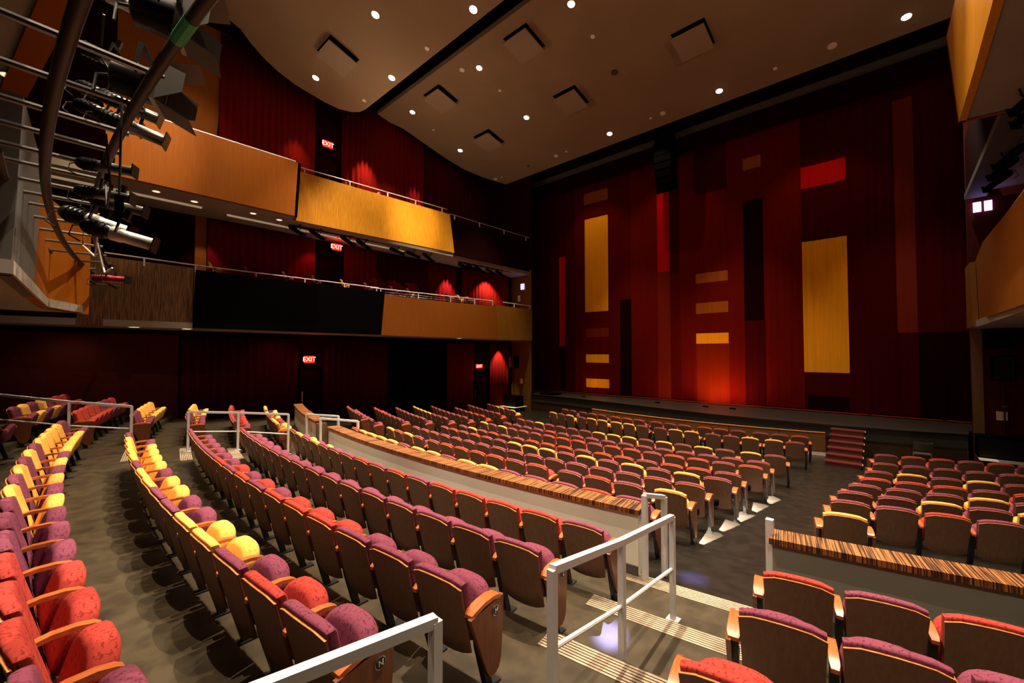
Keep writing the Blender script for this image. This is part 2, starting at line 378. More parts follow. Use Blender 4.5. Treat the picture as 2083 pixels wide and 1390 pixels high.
# ------------------------------------------------------------ parapets
def parapet(label, t0, t1, m, endwood=None):
    w = arcwall(t0, t1, 33.42, 33.22, .6, 1.63).build('parapet_wall', M[m])
    tag(w, label, 'parapet')
    arcwall(t0-.05, t1+.05, 33.46, 33.16, 1.63, 1.69).build('cap', M['cap'], w)
    arcwall(t0, t1, 33.44, 33.42, .88, 1.0).build('base', M['plaster_grey'], w)
    if endwood: arcwall(endwood, endwood+.14, 33.45, 33.18, .6, 1.63, n=2).build('end_panel', M['zebra'], w)
    return w
parapet('long curved cream parapet with striped wood cap between seating blocks', -7.3, 7.45, 'plaster')
parapet('short curved parapet at the far side aisle by the wall', -17.5, -9.3, 'plaster', -9.25)
parapet('shaded grey parapet with striped wood cap behind the single yellow seat', 9.85, 22, 'parapet_shade')

# stripes across the parapet caps, radial: give the cap material polar stripes
nt = M['cap'].node_tree; b = nt.nodes['Principled BSDF']
for l in list(b.inputs['Base Color'].links): nt.links.remove(l)
tc = nt.nodes.new('ShaderNodeTexCoord'); sx = nt.nodes.new('ShaderNodeSeparateXYZ'); nt.links.new(tc.outputs['Object'], sx.inputs[0])
def mth(op, a, bb=None):
    n_ = nt.nodes.new('ShaderNodeMath'); n_.operation = op
    for i, v in enumerate((a, bb)):
        if v is None: continue
        if isinstance(v, (int, float)): n_.inputs[i].default_value = v
        else: nt.links.new(v, n_.inputs[i])
    return n_.outputs[0]
dx = mth('SUBTRACT', sx.outputs[0], CX); dy = mth('SUBTRACT', CY, sx.outputs[1]); an = mth('ARCTAN2', dx, dy)
cb = nt.nodes.new('ShaderNodeCombineXYZ'); nt.links.new(mth('MULTIPLY', an, 3400.0), cb.inputs[0])
nz_ = nt.nodes.new('ShaderNodeTexNoise'); nz_.inputs['Scale'].default_value = 1.0; nz_.inputs['Detail'].default_value = 2
mpn = nt.nodes.new('ShaderNodeMapping'); nt.links.new(tc.outputs['Object'], mpn.inputs[0]); mpn.inputs['Scale'].default_value = (1.5,1.5,1.5)
va = nt.nodes.new('ShaderNodeVectorMath'); va.operation = 'ADD'; nt.links.new(cb.outputs[0], va.inputs[0]); nt.links.new(mpn.outputs[0], va.inputs[1])
nt.links.new(va.outputs[0], nz_.inputs['Vector'])
rp = nt.nodes.new('ShaderNodeValToRGB'); rp.color_ramp.elements[0].position = .45; rp.color_ramp.elements[1].position = .58
rp.color_ramp.elements[0].color = (.030,.011,.005,1); rp.color_ramp.elements[1].color = (.33,.125,.034,1)
nt.links.new(nz_.outputs['Fac'], rp.inputs[0]); nt.links.new(rp.outputs[0], b.inputs['Base Color'])

# ------------------------------------------------------------ step nosings in the aisles
def nosing(t0, t1, R, z, label):
    mb = MB()
    for k in range(7): arcwall(t0, t1, R+.02+k*.031, R+.02+k*.031+.02, z+.0, z+.006, mb=mb, n=5)
    o = mb.build('step_nosing', M['nosing']); tag(o, label, 'nosing strip', 'ribbed step edges in the aisles'); return o
words = ['front floor','first rear tier','second rear tier','third rear tier','fourth rear tier']
for i, (r, z) in enumerate(TIER[:4]):
    nosing(7.15+.02*i, 9.75, r, z, 'ribbed pale step edge in the near aisle, above the '+words[i])
for i, (r, z) in enumerate(TIER[1:5]):
    nosing(-9.7, -7.3, r, z, 'ribbed pale step edge in the far aisle, above the '+words[i+1])
for i in range(2): nosing(-9.2, -7.4, 32.6-i*1.1, zfloor(32.6-i*1.1)+.002, ('upper' if i == 0 else 'lower')+' ribbed strip on the far aisle ramp before the parapet gap')

# ------------------------------------------------------------ handrails
def rail(label, posts, mids=True, w=.05, ext=None, name='handrail', group=None):
    """posts: list of (x,y,zbase,ztop)"""
    e = empty(name, (posts[0][0], posts[0][1], posts[0][2])); o = Vector(e.location)
    tag(e, label, 'handrail', group)
    for x, y, zb, zt_ in posts:
        MB().box(-w/2,w/2,-w/2,w/2,0,zt_-zb, T=Matrix.Translation(Vector((x,y,zb))-o)).build('post', M['white_rail'], e)
        MB().box(-.06,.06,-.06,.06,0,.012, T=Matrix.Translation(Vector((x,y,zb))-o)).build('base_plate', M['white_rail'], e)
    top = [Vector((x,y,t))-o for x,y,b_,t in posts]
    if ext: top = [Vector(ext)-o]+top
    MB().bar(top, w*1.0, w).build('top_rail', M['white_rail'], e)
    if mids:
        md = [Vector((x,y,b_+(t-b_)*.5))-o for x,y,b_,t in posts]
        MB().tube(md, .017, 8).build('middle_rail', M['white_rail'], e, smooth=True)
    return e
def pp(th, R, zb, zt_): v = P(th, R); return (v.x, v.y, zb, zt_)
rail('white steel aisle handrail with middle bar beside the ribbed steps', [pp(8.1,36.25,1.29,2.26), pp(8.2,35.2,1.03,2.06), pp(8.4,34.05,.88,1.92)])
v = P(7.9,37.0)
rail('white handrail end cutting across the bottom edge, behind the panel lettered N', [pp(7.3,38.5,1.57,2.42), pp(7.85,37.1,1.43,2.33)], mids=False)
rail('white handrail in the far aisle between the rear seat blocks', [pp(-8.9,36.3,1.29,2.22), pp(-9.1,35.3,1.16,2.1), pp(-9.2,34.15,.88,1.95)])
rail('white handrail farthest at the picture edge, crossing the red seat bank', [pp(-9.0,37.3,1.43,2.42),pp(-9.35,38.3,1.57,2.57),pp(-10.9,40.3,1.85,2.87)])
def loop(label, a, b_):
    e = empty('handrail', (a[0],a[1],a[2])); o = Vector(e.location); tag(e, label, 'handrail', 'hoop shaped rails at parapet ends')
    for x,y,zb,zt_ in (a,b_):
        MB().box(-.03,.03,-.03,.03,0,zt_-zb, T=Matrix.Translation(Vector((x,y,zb))-o)).build('post', M['white_rail'], e)
    MB().bar([Vector((a[0],a[1],a[3]))-o, Vector((b_[0],b_[1],b_[3]))-o], .06,.05).build('top_rail', M['white_rail'], e)
loop('white hoop rail at the near end of the long curved parapet', pp(7.6,33.43,.88,1.88), pp(7.85,33.12,.84,1.80))
loop('white hoop rail at the far end of the long curved parapet', pp(-8.4,33.45,.88,1.83), pp(-7.6,32.6,.75,1.72))
loop('white hoop rail beside the short parapet at the far aisle', pp(-10.0,33.6,.9,1.84), pp(-8.9,32.9,.8,1.8))
pl = pp(9.81,33.32,.88,1.84)
o = MB().box(-.035,.035,-.035,.035,0,.96).build('rail_post', M['white_rail'], loc=pl[:3])
tag(o, 'single white post at the end of the grey parapet', 'post')

# ------------------------------------------------------------ balconies
def fascia(e, pts_top, pts_bot, t, m, name='fascia_panel', parent=None):
    """plank like panel standing between two polylines, t thick away from the hall (toward -x)"""
    a = [Vector(p) for p in pts_bot]; b_ = [Vector(p) for p in pts_top]; off = Vector(t); n_ = len(a); mb = MB()
    vs = a+b_+[p+off for p in a]+[p+off for p in b_]; fs = []
    for i in range(n_-1):
        fs += [(i,i+1,n_+i+1,n_+i),(2*n_+i,2*n_+i+1,3*n_+i+1,3*n_+i),(n_+i,n_+i+1,3*n_+i+1,3*n_+i),(i,i+1,2*n_+i+1,2*n_+i)]
    fs += [(0,n_,3*n_,2*n_),(n_-1,2*n_-1,4*n_-1,3*n_-1)]
    return mb.add(vs, fs).build(name, M[m], e)
T_ = (-.12,0,0)
b2 = empty('balcony'); tag(b2, 'middle side balcony with striped, black and orange front panels', 'balcony')
MB().extr([(-17.45,.3),(-17.2,3.1),(-17.2,20.55),(-18.88,20.55),(-18.88,-6),(-18.2,-6)], 4.42, 4.62).build('floor_slab', M['soffit'], b2)
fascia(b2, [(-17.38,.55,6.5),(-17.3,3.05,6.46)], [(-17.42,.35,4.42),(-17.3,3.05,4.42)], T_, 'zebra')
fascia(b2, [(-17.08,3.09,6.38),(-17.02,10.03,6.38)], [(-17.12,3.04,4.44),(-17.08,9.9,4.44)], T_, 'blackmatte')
fascia(b2, [(-17.0,10.0,6.25),(-17.0,13.5,6.25),(-17.0,17.12,6.32)], [(-17.05,9.87,4.42),(-17.05,13.5,4.42),(-17.05,17.37,4.42)], T_, 'oak_shade')
fascia(b2, [(-17.1,17.15,6.4),(-17.1,20.5,6.4)], [(-17.1,17.4,4.42),(-17.1,20.5,4.42)], T_, 'amber_shade')
mb = MB()
for k,(y,) in enumerate([(1.9,),(7.5,),(14.6,)]): pass
b3 = empty('balcony'); tag(b3, 'top side balcony with bright orange and amber front panels', 'balcony')
MB().extr([(-16.42,.9),(-16.42,5.9),(-17.0,6.0),(-17.0,13.9),(-17.35,14.2),(-17.35,20.55),(-21.28,20.55),(-21.28,-6),(-17,-6)], 8.66, 8.9).build('floor_slab', M['soffit'], b3)
MB().box(-17.66,-17.56,-1,3.3,8.61,8.66).build('light_cove', M['cove'], b3)
MB().box(-17.9,-17.8,4.1,11.5,8.61,8.66).build('light_cove', M['cove'], b3)
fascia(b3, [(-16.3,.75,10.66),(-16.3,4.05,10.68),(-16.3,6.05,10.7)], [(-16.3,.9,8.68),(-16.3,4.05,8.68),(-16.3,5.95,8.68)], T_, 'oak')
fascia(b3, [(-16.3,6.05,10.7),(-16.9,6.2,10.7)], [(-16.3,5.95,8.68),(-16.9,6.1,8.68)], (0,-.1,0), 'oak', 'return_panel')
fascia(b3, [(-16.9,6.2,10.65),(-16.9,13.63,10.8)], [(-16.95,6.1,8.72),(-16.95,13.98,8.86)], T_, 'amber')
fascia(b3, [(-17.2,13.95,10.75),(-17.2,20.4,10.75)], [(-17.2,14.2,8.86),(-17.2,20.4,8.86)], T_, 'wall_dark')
def balcony_rail(b, pts, hposts, drop, r=.022, stub=.0):
    MB().tube(pts, r, 8).build('rail', M['white_rail'], b, smooth=True)
    for p in hposts:
        MB().box(p[0]-.02,p[0]+.02,p[1]-.02,p[1]+.02,p[2]-drop,p[2]).build('rail_post', M['white_rail'], b)
balcony_rail(b2, [(-17.3,.9,6.6),(-17.3,3.3,6.56),(-17.25,6.3,6.56),(-17.2,9.8,6.56)], [(-17.3,1.8,6.58),(-17.3,3.1,6.56),(-17.25,4.9,6.56),(-17.22,6.6,6.56),(-17.2,8.2,6.56),(-17.2,9.7,6.56)], .25)
balcony_rail(b2, [(-17.2,9.4,6.53),(-17.15,13.5,6.58),(-17.15,17.0,6.64)], [(-17.2,9.9,6.53),(-17.15,11.9,6.55),(-17.15,13.9,6.58),(-17.15,15.6,6.6),(-17.15,17.0,6.64)], .36)
for dz in (.1,.2): MB().tube([(-17.2,9.9,6.5-dz),(-17.15,17.0,6.62-dz)], .007, 5).build('cable_rail', M['chrome'], b2)
balcony_rail(b2, [(-17.2,17.9,6.65),(-17.2,20.5,6.63)], [(-17.2,18.9,6.64),(-17.2,20.4,6.63)], .3)
balcony_rail(b3, [(-16.4,.7,10.74),(-16.4,5.9,10.76)], [], .1, r=.03)
balcony_rail(b3, [(-17.0,6.3,10.86),(-17.0,13.5,11.05)], [(-17.0,6.45,10.86),(-17.0,8.3,10.9),(-17.0,10.1,10.95),(-17.0,11.6,11.0),(-17.0,13.2,11.04)], .28)
balcony_rail(b3, [(-17.2,13.9,10.95),(-17.2,20.3,11.0)], [(-17.2,14.2,10.95),(-17.2,16,10.96),(-17.2,18,10.98),(-17.2,20,11)], .25, r=.016)
# right side
b4 = empty('balcony'); tag(b4, 'orange fronted middle balcony on the opposite side of the stage', 'balcony')
T2 = (.12,0,0)
fascia(b4, [(1.72,20.5,6.45),(1.72,19.3,6.45)], [(1.72,20.5,4.42),(1.72,18.9,4.42)], T2, 'amber_shade')
fascia(b4, [(1.86,19.55,6.5),(1.75,16.8,6.6),(1.72,12,6.5),(1.7,6,6.5)], [(1.86,19.1,4.55),(1.75,16,4.55),(1.72,12,4.5),(1.7,6,4.5)], T2, 'oak_shade')
MB().extr([(1.78,20.55),(1.78,6),(4.58,6),(4.58,20.55)], 4.4, 4.6).build('floor_slab', M['soffit'], b4)
balcony_rail(b4, [(1.9,17.3,6.72),(1.85,12,6.72)], [(1.9,17,6.72),(1.9,15,6.72)], .2)
b5 = empty('balcony'); tag(b5, 'amber fronted top balcony in the upper corner opposite', 'balcony')
fascia(b5, [(1.0,14.13,11.1),(1.1,11,11.1),(1.1,6,11.1)], [(1.1,13.5,8.72),(1.12,11,8.72),(1.12,6,8.72)], T2, 'amber')
fascia(b5, [(1.0,14.13,11.1),(2.0,14.3,11.1)], [(1.1,13.5,8.72),(2.0,13.6,8.72)], (0,-.1,0), 'oak', 'return_panel')
MB().extr([(1.2,13.5),(1.2,6),(2.6,6),(2.6,13.5)], 8.75, 8.95).build('floor_slab', M['soffit'], b5)
MB().extr([(1.85,20.55),(1.75,13.6),(2.6,13.6),(2.6,6),(4.58,6),(4.58,20.55)], 8.95, 9.1).build('inner_floor_slab', M['soffit'], b5)
fascia(b5, [(1.8,20.5,10.8),(1.75,13.7,10.8)], [(1.8,20.5,8.9),(1.75,13.7,8.9)], T2, 'wall_dark')
MB().box(1.75,2.25,13.7,20.5,8.75,8.92).build('soffit_edge', M['plaster_grey'], b5)
# rear balconies over the camera
b6 = empty('balcony'); tag(b6, 'rear middle balcony with faceted grey and orange front, upper corner', 'balcony')
MB().extr([(-12.7,.42),(-11.4,-.12),(-6.95,-.33),(-6.5,-3),(4.5,-3.4),(4.5,-7.9),(-12.9,-7.9)], 4.45, 4.6).build('floor_slab', M['soffit'], b6)
t3 = (0,-.1,0)
fascia(b6, [(-11.35,-.1,6.4),(-9.4,-.2,6.4),(-6.95,-.3,6.4)][1:], [(-11.4,-.14,4.43),(-9.4,-.25,4.43),(-6.95,-.35,4.43)][1:], t3, 'plaster_grey')
fascia(b6, [(-12.6,.45,6.4),(-12.1,.12,6.4),(-11.35,-.1,6.4),(-9.4,-.2,6.4)], [(-12.7,.45,4.43),(-12.15,.1,4.43),(-11.4,-.14,4.43),(-9.4,-.25,4.43)], t3, 'oak')
fascia(b6, [(-6.95,-.3,6.4),(-6.5,-3,6.4)], [(-6.95,-.35,4.43),(-6.5,-3,4.43)], (-.1,0,0), 'plaster_grey')
b7 = empty('balcony'); tag(b7, 'rear top balcony edge with brown wood underside strip, upper left corner', 'balcony')
MB().extr([(-12.6,-.7),(-8.8,-.12),(-4,.1),(4.5,.1),(4.5,-7.9),(-12.6,-7.9)], 8.75, 8.95).build('floor_slab', M['soffit'], b7)
fascia(b7, [(-12.6,-.5,10.6),(-8.8,.08,10.6),(-4,.3,10.6),(4.5,.3,10.6)], [(-12.6,-.5,8.66),(-8.8,.08,8.66),(-4,.3,8.66),(4.5,.3,8.66)], (0,-.34,0), 'oak')

# recessed cans in the soffits
def soffit_light(x, y, z, label, r=.11):
    e = empty('soffit_downlight', (x,y,z)); tag(e, label, 'downlight', 'small round lights in the balcony soffits')
    mb = MB(); mb.tube([(0,0,-.012),(0,0,.0)], r*1.15, 20); mb.build('trim_ring', M['plaster'], e)
    mb = MB(); mb.tube([(0,0,-.016),(0,0,-.012)], r*.85, 20); mb.build('lamp_face', M['glow_dim'], e)
for i,(x,y,lab) in enumerate([(-16.9,2.0,'round downlight under the orange top balcony front, nearest the lighting pipes'),(-17.1,3.0,'small round downlight under the orange front beside its first cove strip'),
    (-17.0,4.7,'second last round downlight under the orange top balcony front'),(-17.1,5.6,'last round downlight under the orange front before the amber panel')]):
    soffit_light(x, y, 8.655, lab)
for i,(y,lab) in enumerate([(1.6,'flush light strip spot under the striped balcony front'),(2.9,'pinkish light cone spot under the striped balcony front'),(14.6,'glowing spot under the orange middle balcony front')]):
    soffit_light(-17.28, y, 4.415, lab, .14)

# ------------------------------------------------------------ ceiling things
def tile(x, y, zf, s, label):
    e = empty('ceiling_tile', (x, y, zf(y)-.24)); e.rotation_euler = (-math.atan(s),0,0)
    tag(e, label, 'ceiling panel', 'square floating panels on the ceiling')
    MB().box(-.62,.62,-.62,.62,-.02,.02).build('face', M['tile'], e)
    MB().box(-.63,.63,-.63,.63,.215,.235).build('recess_shade', M['slot'], e)  # flat black plate painting in the dark of the opening behind the panel
    for sx_ in (-.4,.4): MB().box(sx_-.02,sx_+.02,-.02,.02,.02,.22).build('hanger', M['slot'], e)
tile(-11.34,13.04,ceil_front,.211,'square ceiling panel at the top beside the black ceiling gap, nearer the centre')
tile(-17.01,13.04,ceil_front,.211,'square ceiling panel beside the black ceiling gap, nearer the side wall')
tile(-11.45,16.64,ceil_front,.211,'square ceiling panel in the middle of the front ceiling')
tile(-17.15,16.61,ceil_front,.211,'farthest square ceiling panel, close to the corner of side wall and stage')
tile(-5.68,16.63,ceil_front,.211,'large looking square ceiling panel at the top right of the picture')
tile(-16.79,7.57,lambda y: 18.3-.308*y+.0,.308,'square ceiling panel on the rear ceiling before the black gap')
warm = (1,.80,.58)
def downlight(x, y, zf, s, label, power=2600, aim=None, cone=78, blend=.5, vis=True):
    z = zf(y)
    e = empty('ceiling_downlight', (x,y,z)); e.rotation_euler = (-math.atan(s),0,0)
    tag(e, label, 'downlight', 'bright round downlights in the ceiling')
    mb = MB(); mb.tube([(0,0,-.014),(0,0,0)], .15, 24); mb.build('trim_ring', M['plaster'], e)
    mb = MB(); mb.tube([(0,0,-.02),(0,0,-.014)], .125, 24); mb.build('lamp_face', M['glow'], e)
    L = bpy.data.lights.new('downlight_beam','SPOT'); L.energy = power; L.color = warm
    L.spot_size = R_(cone); L.spot_blend = blend; L.shadow_soft_size = .035
    lo = bpy.data.objects.new('downlight_beam', L); col.objects.link(lo); lo.location = (x,y,z-.08)
    if aim: lo.rotation_euler = (Vector(aim)-Vector((x,y,z))).to_track_quat('-Z','Y').to_euler()
    return lo
DW = 1.0
PW = 5600
VF = [(-8.8,12.87,'bright ceiling downlight at the very top edge near the black gap',1),(-13.94,12.93,'bright ceiling downlight between two square panels beside the gap',1),
 (-14.13,16.49,'bright ceiling downlight between the middle and farthest square panels',1),(-19.24,12.89,'oval looking ceiling downlight close to the side wall beside the gap',.5),
 (-19.45,16.47,'ceiling downlight close to the side wall near the stage corner',.5),(-11.08,19.75,'ceiling downlight near the stage edge, farthest of that row',.8),
 (-5.63,19.79,'ceiling downlight near the stage edge below the large square panel',.8),(.46,19.79,'ceiling downlight at the upper right by the amber balcony',.6),
 (-3.5,12.9,'front ceiling downlight outside the view near the gap',1),(1.8,12.9,'front ceiling downlight outside the view over the near block',1)]
for x,y,l,k in VF: downlight(x,y,ceil_front,.211,l,PW*k,(x*.97-.25,y-1.2,0),62,.6)
VR = [(-13.77,7.62,'bright ceiling downlight on the rear ceiling above the square panel',1),(-10.47,9.43,'bright ceiling downlight on the rear ceiling beside the black gap',1),
 (-18.95,7.61,'oval downlight on the rear ceiling below the square panel',.5),(-15.68,9.46,'downlight on the rear ceiling close to where the gap meets the wall',.8),
 (-5.2,9.43,'rear ceiling downlight outside the view above the centre block',1),(0,9.43,'rear ceiling downlight outside the view above the near block',1),
 (-5.0,5.6,'rear ceiling downlight outside the view above the long parapet',2.5),(-10.4,5.0,'rear ceiling downlight outside the view above the rear centre block',1.3),(.2,5.6,'rear ceiling downlight outside the view above the grey parapet',1.2),
 (-14.6,3.6,'rear ceiling downlight outside the view above the far aisle',1.2),(-5.0,1.6,'rear ceiling downlight outside the view above the fourth rear row',1.5)]
for x,y,l,k in VR: downlight(x,y,ceil_rear,.308,l,PW*k,(x,y-.4,0),62,.6)
def disc(x, y, label, r=.07, m='white_disc', zf=ceil_front, s=.211):
    e = MB().tube([(0,0,-.03),(0,0,0)], r*1.25, 16).build('ceiling_sensor', M[m], loc=(x,y,zf(y)))
    e.rotation_euler = (-math.atan(s),0,0); tag(e, label, 'ceiling sensor', 'small pale discs dotted over the ceiling')
for x,y,r,lab in [(-8.84,14.45,.07,'small pale disc just inside the top edge, front ceiling'),(-14.71,12.55,.1,'larger pale disc next to the black ceiling gap'),(-14.05,14.41,.06,'small pale disc below the bright downlight by the gap'),
    (-19.38,14.41,.06,'small pale disc near the curved ceiling edge'),(-1.6,19.77,.12,'larger pale disc at upper right beside the stage gap'),(-3.47,19.77,.06,'small pale disc near the stage gap above the curtain'),
    (-8.2,19.78,.1,'larger pale disc beside the hanging speaker column'),(-8.81,19.79,.05,'tiny pale disc paired beside the speaker column disc'),(-14.67,19.81,.1,'larger pale disc near the front ceiling edge over the curtain'),
    (-13.91,19.79,.05,'tiny pale disc paired with the front edge disc'),(-19.66,19.74,.1,'pale disc deepest in the stage corner of the ceiling'),(-19.11,19.79,.05,'tiny pale disc in the stage corner of the ceiling')]:
    disc(x,y,lab,r)
disc(-8.96,16.44,'dark bronze round fitting between two square ceiling panels',.12,'brass')
disc(-16.78,19.77,'dark small fitting near the corner of the front ceiling',.07,'brass')
for x,y,lab in [(-13.14,9.45,'small pale disc on the rear ceiling by the gap'),(-18.04,9.46,'small pale disc at the rounded tip of the rear ceiling')]: disc(x,y,lab,.07,zf=ceil_rear,s=.308)

# ------------------------------------------------------------ exit signs
def meshify(t):
    me = bpy.data.meshes.new_from_object(t); nm = t.name.split('.')[0]; par, loc, rot = t.parent, t.location.copy(), t.rotation_euler.copy()
    bpy.data.objects.remove(t); o = bpy.data.objects.new(nm, me); col.objects.link(o); o.parent = par; o.location = loc; o.rotation_euler = rot; return o
def exit_sign(x, y, z, label, w=.42, h=.30, axis='x'):
    e = empty('exit_sign', (x,y,z)); tag(e, label, 'exit sign', 'glowing red exit signs')
    MB().box(-.04,.0,-w/2,w/2,-h/2,h/2).build('housing', M['blackmatte'], e)
    MB().box(0,.006,-w/2+.02,w/2-.02,-h/2+.02,h/2-.02).build('face', M['exit_face'], e)
    cu_ = bpy.data.curves.new('lettering','FONT'); cu_.body = 'EXIT'; cu_.size = h*.78; cu_.align_x = 'CENTER'; cu_.align_y = 'CENTER'; cu_.extrude = .003
    t = bpy.data.objects.new('lettering', cu_); col.objects.link(t); t.parent = e; t.location = (.012,0,0); t.rotation_euler = (math.pi/2,0,math.pi/2)
    cu_.materials.append(M['exit_red']); meshify(t)
    L = bpy.data.lights.new('exit_glow','POINT'); L.energy = 7; L.color = (1,.03,.015); L.shadow_soft_size = .1
    lo = bpy.data.objects.new('exit_glow', L); col.objects.link(lo); lo.location = (x+.25,y,z)
exit_sign(-18.7,7.4,3.34,'red exit sign over the ground level door behind the side seats', .48,.34)
exit_sign(-18.7,17.4,2.82,'small red exit sign over the ground level door nearest the stage', .6,.28)
exit_sign(-18.4,8.4,8.36,'red exit sign hanging under the amber balcony among black fixtures', .46,.34)
exit_sign(-21.05,9.1,14.2,'red exit sign over the top balcony door', .55,.38)

# ------------------------------------------------------------ loudspeakers and stage gear
la = empty('line_array', (-8.75,21.3,15.3)); tag(la, 'curved black column of hanging loudspeakers above the stage edge', 'loudspeaker')
zz, yy, an_ = 0, 0, 0.0
for i in range(9):
    an_ = R_(max(0,(i-4)*5.5)); h = .36
    c = Vector((0, yy-.05*i*0, zz-h/2))
    T = Matrix.Translation((0,yy,zz)) @ Matrix.Rotation(an_,4,'X')
    MB().box(-.45,.45,-.3,.3,-h+.02,0,T=T).build('cabinet', M['blackmatte'], la)
    MB().box(-.40,.40,-.32,-.3,-h+.05,-.03,T=T).build('grille', M['blackmatte'], la)
    d = Matrix.Rotation(an_,4,'X') @ Vector((0,0,-h)); yy += d.y; zz += d.z
for x_ in (-.35,.35): MB().tube([(x_,.05,0),(x_,.05,1.6)], .012, 6).build('suspension_cable', M['cable'], la)
def speaker_stand(x, y, z0, side, lab1, lab2, lab3, w=.62):
    s = empty('subwoofer', (x,y,z0)); tag(s, lab1, 'subwoofer')
    MB().box(-w,w,-.35,.35,0,.66).build('cabinet', M['blackmatte'], s); MB().box(-w+.03,w-.03,-.36,-.35,.04,.62).build('grille', M['fix'], s)
    p = empty('speaker_pole', (x,y,z0+.66)); tag(p, lab2, 'speaker pole')
    MB().tube([(0,0,0),(0,0,1.75)], .022, 10).build('pole', M['black'], p, smooth=True); MB().tube([(-.05,0,.95),(.05,0,.95)], .03, 8).build('knob', M['chrome'], p)
    k = empty('loudspeaker', (x,y,z0+2.41)); tag(k, lab3, 'loudspeaker')
    MB().box(-.24,.24,-.22,.22,0,.78).build('cabinet', M['blackmatte'], k); MB().box(-.21,.21,-.235,-.22,.03,.75).build('grille', M['fix'], k)
speaker_stand(2.42,20.0,.34,1,'wide black subwoofer on a pale platform at the stage corner','thin black pole rising from the wide subwoofer','black loudspeaker on pole at the edge of the curtain')
speaker_stand(-17.95,19.7,.26,-1,'black subwoofer by the far stage corner next to red drape','thin black pole with bright knob at the far stage corner','black loudspeaker on pole in front of the far wooden column', w=.5)
for (x,y,l) in ((2.9,19.7,'pale platform under the subwoofer at the stage corner'),(-17.9,19.5,'pale low platform under the far subwoofer')):
    z1 = .34 if x > 0 else .26
    e = MB().box(-1.1 if x > 0 else -.8,1.1 if x > 0 else .6,-.5,.75,-.02,0).box(-.9 if x > 0 else -.7,1.0 if x > 0 else .5,-.4,.6,-z1,-.02,1).build('platform', [M['plaster'],M['blackmatte']], loc=(x,y,z1)); tag(e, l, 'platform')
e = MB().box(-.3,.3,-.25,.25,0,.62).build('loudspeaker', M['blackmatte'], loc=(2.35,20.34,3.75)); tag(e,'dark loudspeaker box under the opposite balcony','loudspeaker')
e = MB().box(-.12,.12,-.02,.02,-.14,.14).build('wall_plate', M['plate'], loc=(2.42,20.47,1.6)); tag(e,'square cream wall plate beside the speaker pole','wall plate')
e = MB().box(-.1,.1,-.02,.02,-.16,.16).build('wall_plate', M['plate'], loc=(-18.0,20.47,1.8)); tag(e,'small pale wall plate on the far wooden column','wall plate')
e = MB().box(-.1,.1,-.02,.02,-.2,.2).build('wall_plate', M['plate'], loc=(-18.2,20.47,7.2)); tag(e,'pale wall plate on the column above the middle balcony','wall plate')
e = MB().box(-.14,-.05,-.02,.02,-.18,.18).box(.03,.12,-.02,.02,-.18,.18).build('led_light', M['led'], loc=(-17.9,20.48,7.95)); tag(e,'two violet led bars glowing on the far column','led light')
e = MB().box(-.2,-.02,-.02,.02,-.16,.16).box(.05,.22,-.02,.02,-.16,.16).build('led_light', M['led'], loc=(2.15,20.57,8.45)); tag(e,'two bright violet led bars beside the opposite balcony','led light')
e = MB().box(-.55,.55,-.4,.4,0,.1).build('stage_monitor', M['blackmatte'], loc=(-16.2,21.2,1.0)); tag(e,'flat black case lying at the far corner of the stage','case')
# folding chair in front of the stage
fc = empty('folding_chair', (.52,18.45,0), R_(8)); tag(fc, 'grey metal folding chair standing in front of the stage', 'chair')
fm = mat('folding_chair_grey', (.10,.085,.065), .35, metal=.4)
mb = MB()
for i in range(9):
    a = (i-4)/4; 
for s in (-1,1):
    MB().tube([(s*.23,.26,0),(s*.23,.0,.45),(s*.22,-.17,.80),(s*.19,-.19,.84)], .012, 8).build('leg', M['plaster_grey'], fc, smooth=True)
    MB().tube([(s*.2,-.30,0),(s*.21,.12,.46)], .012, 8).build('leg', M['plaster_grey'], fc, smooth=True)
mb = MB(); vs = []
for j in range(5):
    for i in range(9):
        a = (i-4)/4*.22; vs.append((a, -.13-.05*(1-(a/.22)**2)-.015*j, .58+.062*j))
mb.add(vs, [(j*9+i,j*9+i+1,j*9+i+10,j*9+i+9) for j in range(4) for i in range(8)]); o = mb.build('backrest', fm, fc, fix=False); o.modifiers.new('s','SOLIDIFY').thickness = .012
MB().box(-.2,.2,-.13,.24,.43,.455).build('seat', fm, fc)

# ------------------------------------------------------------ stage lighting fixtures
def aim_rot(e, d): e.rotation_euler = Vector(d).to_track_quat('Y','Z').to_euler()
def ellipsoidal(loc, d, label, sc_=1.0, group='black spotlights on the curved pipes', metal='fix', yoke=True, cat='spotlight', tube=None):
    e = empty('spotlight', loc); aim_rot(e, d); e.scale = (sc_,)*3; tag(e, label, cat, group)
    MB().tube([(0,-.36,0),(0,-.33,0),(0,-.30,0),(0,-.12,0),(0,-.08,0)], [.05,.075,.085,.085,.07], 14).build('lamp_housing', M[metal], e, smooth=True)
    mb = MB()
    for k in range(4): mb.tube([(0,-.28+k*.045,0),(0,-.27+k*.045,0)], .097, 14)
    mb.build('cooling_fins', M['fix'], e)
    MB().tube([(0,-.08,0),(0,.02,0),(0,.04,0),(0,.30,0),(0,.34,0)], [.085,.085,.075,.075,.085], 14).build('lens_tube', M[tube if tube else ('barrel' if metal == 'fix' else metal)], e, smooth=True)
    MB().box(-.095,.095,.34,.352,-.095,.095).build('colour_frame', M['fix'], e)
    if yoke:
        MB().bar([(-.13,0,0),(-.13,.0,.2),(.13,.0,.2),(.13,0,0)], .035,.008).build('yoke', M['fix'], e)
        MB().box(-.03,.03,-.03,.03,.2,.32).build('clamp', M['fix'], e)
        MB().tube([(0,-.34,0),(.03,-.42,-.04),(.08,-.40,-.16),(.05,-.3,-.2)], .009, 6).build('power_cable', M['cable'], e)
    return e
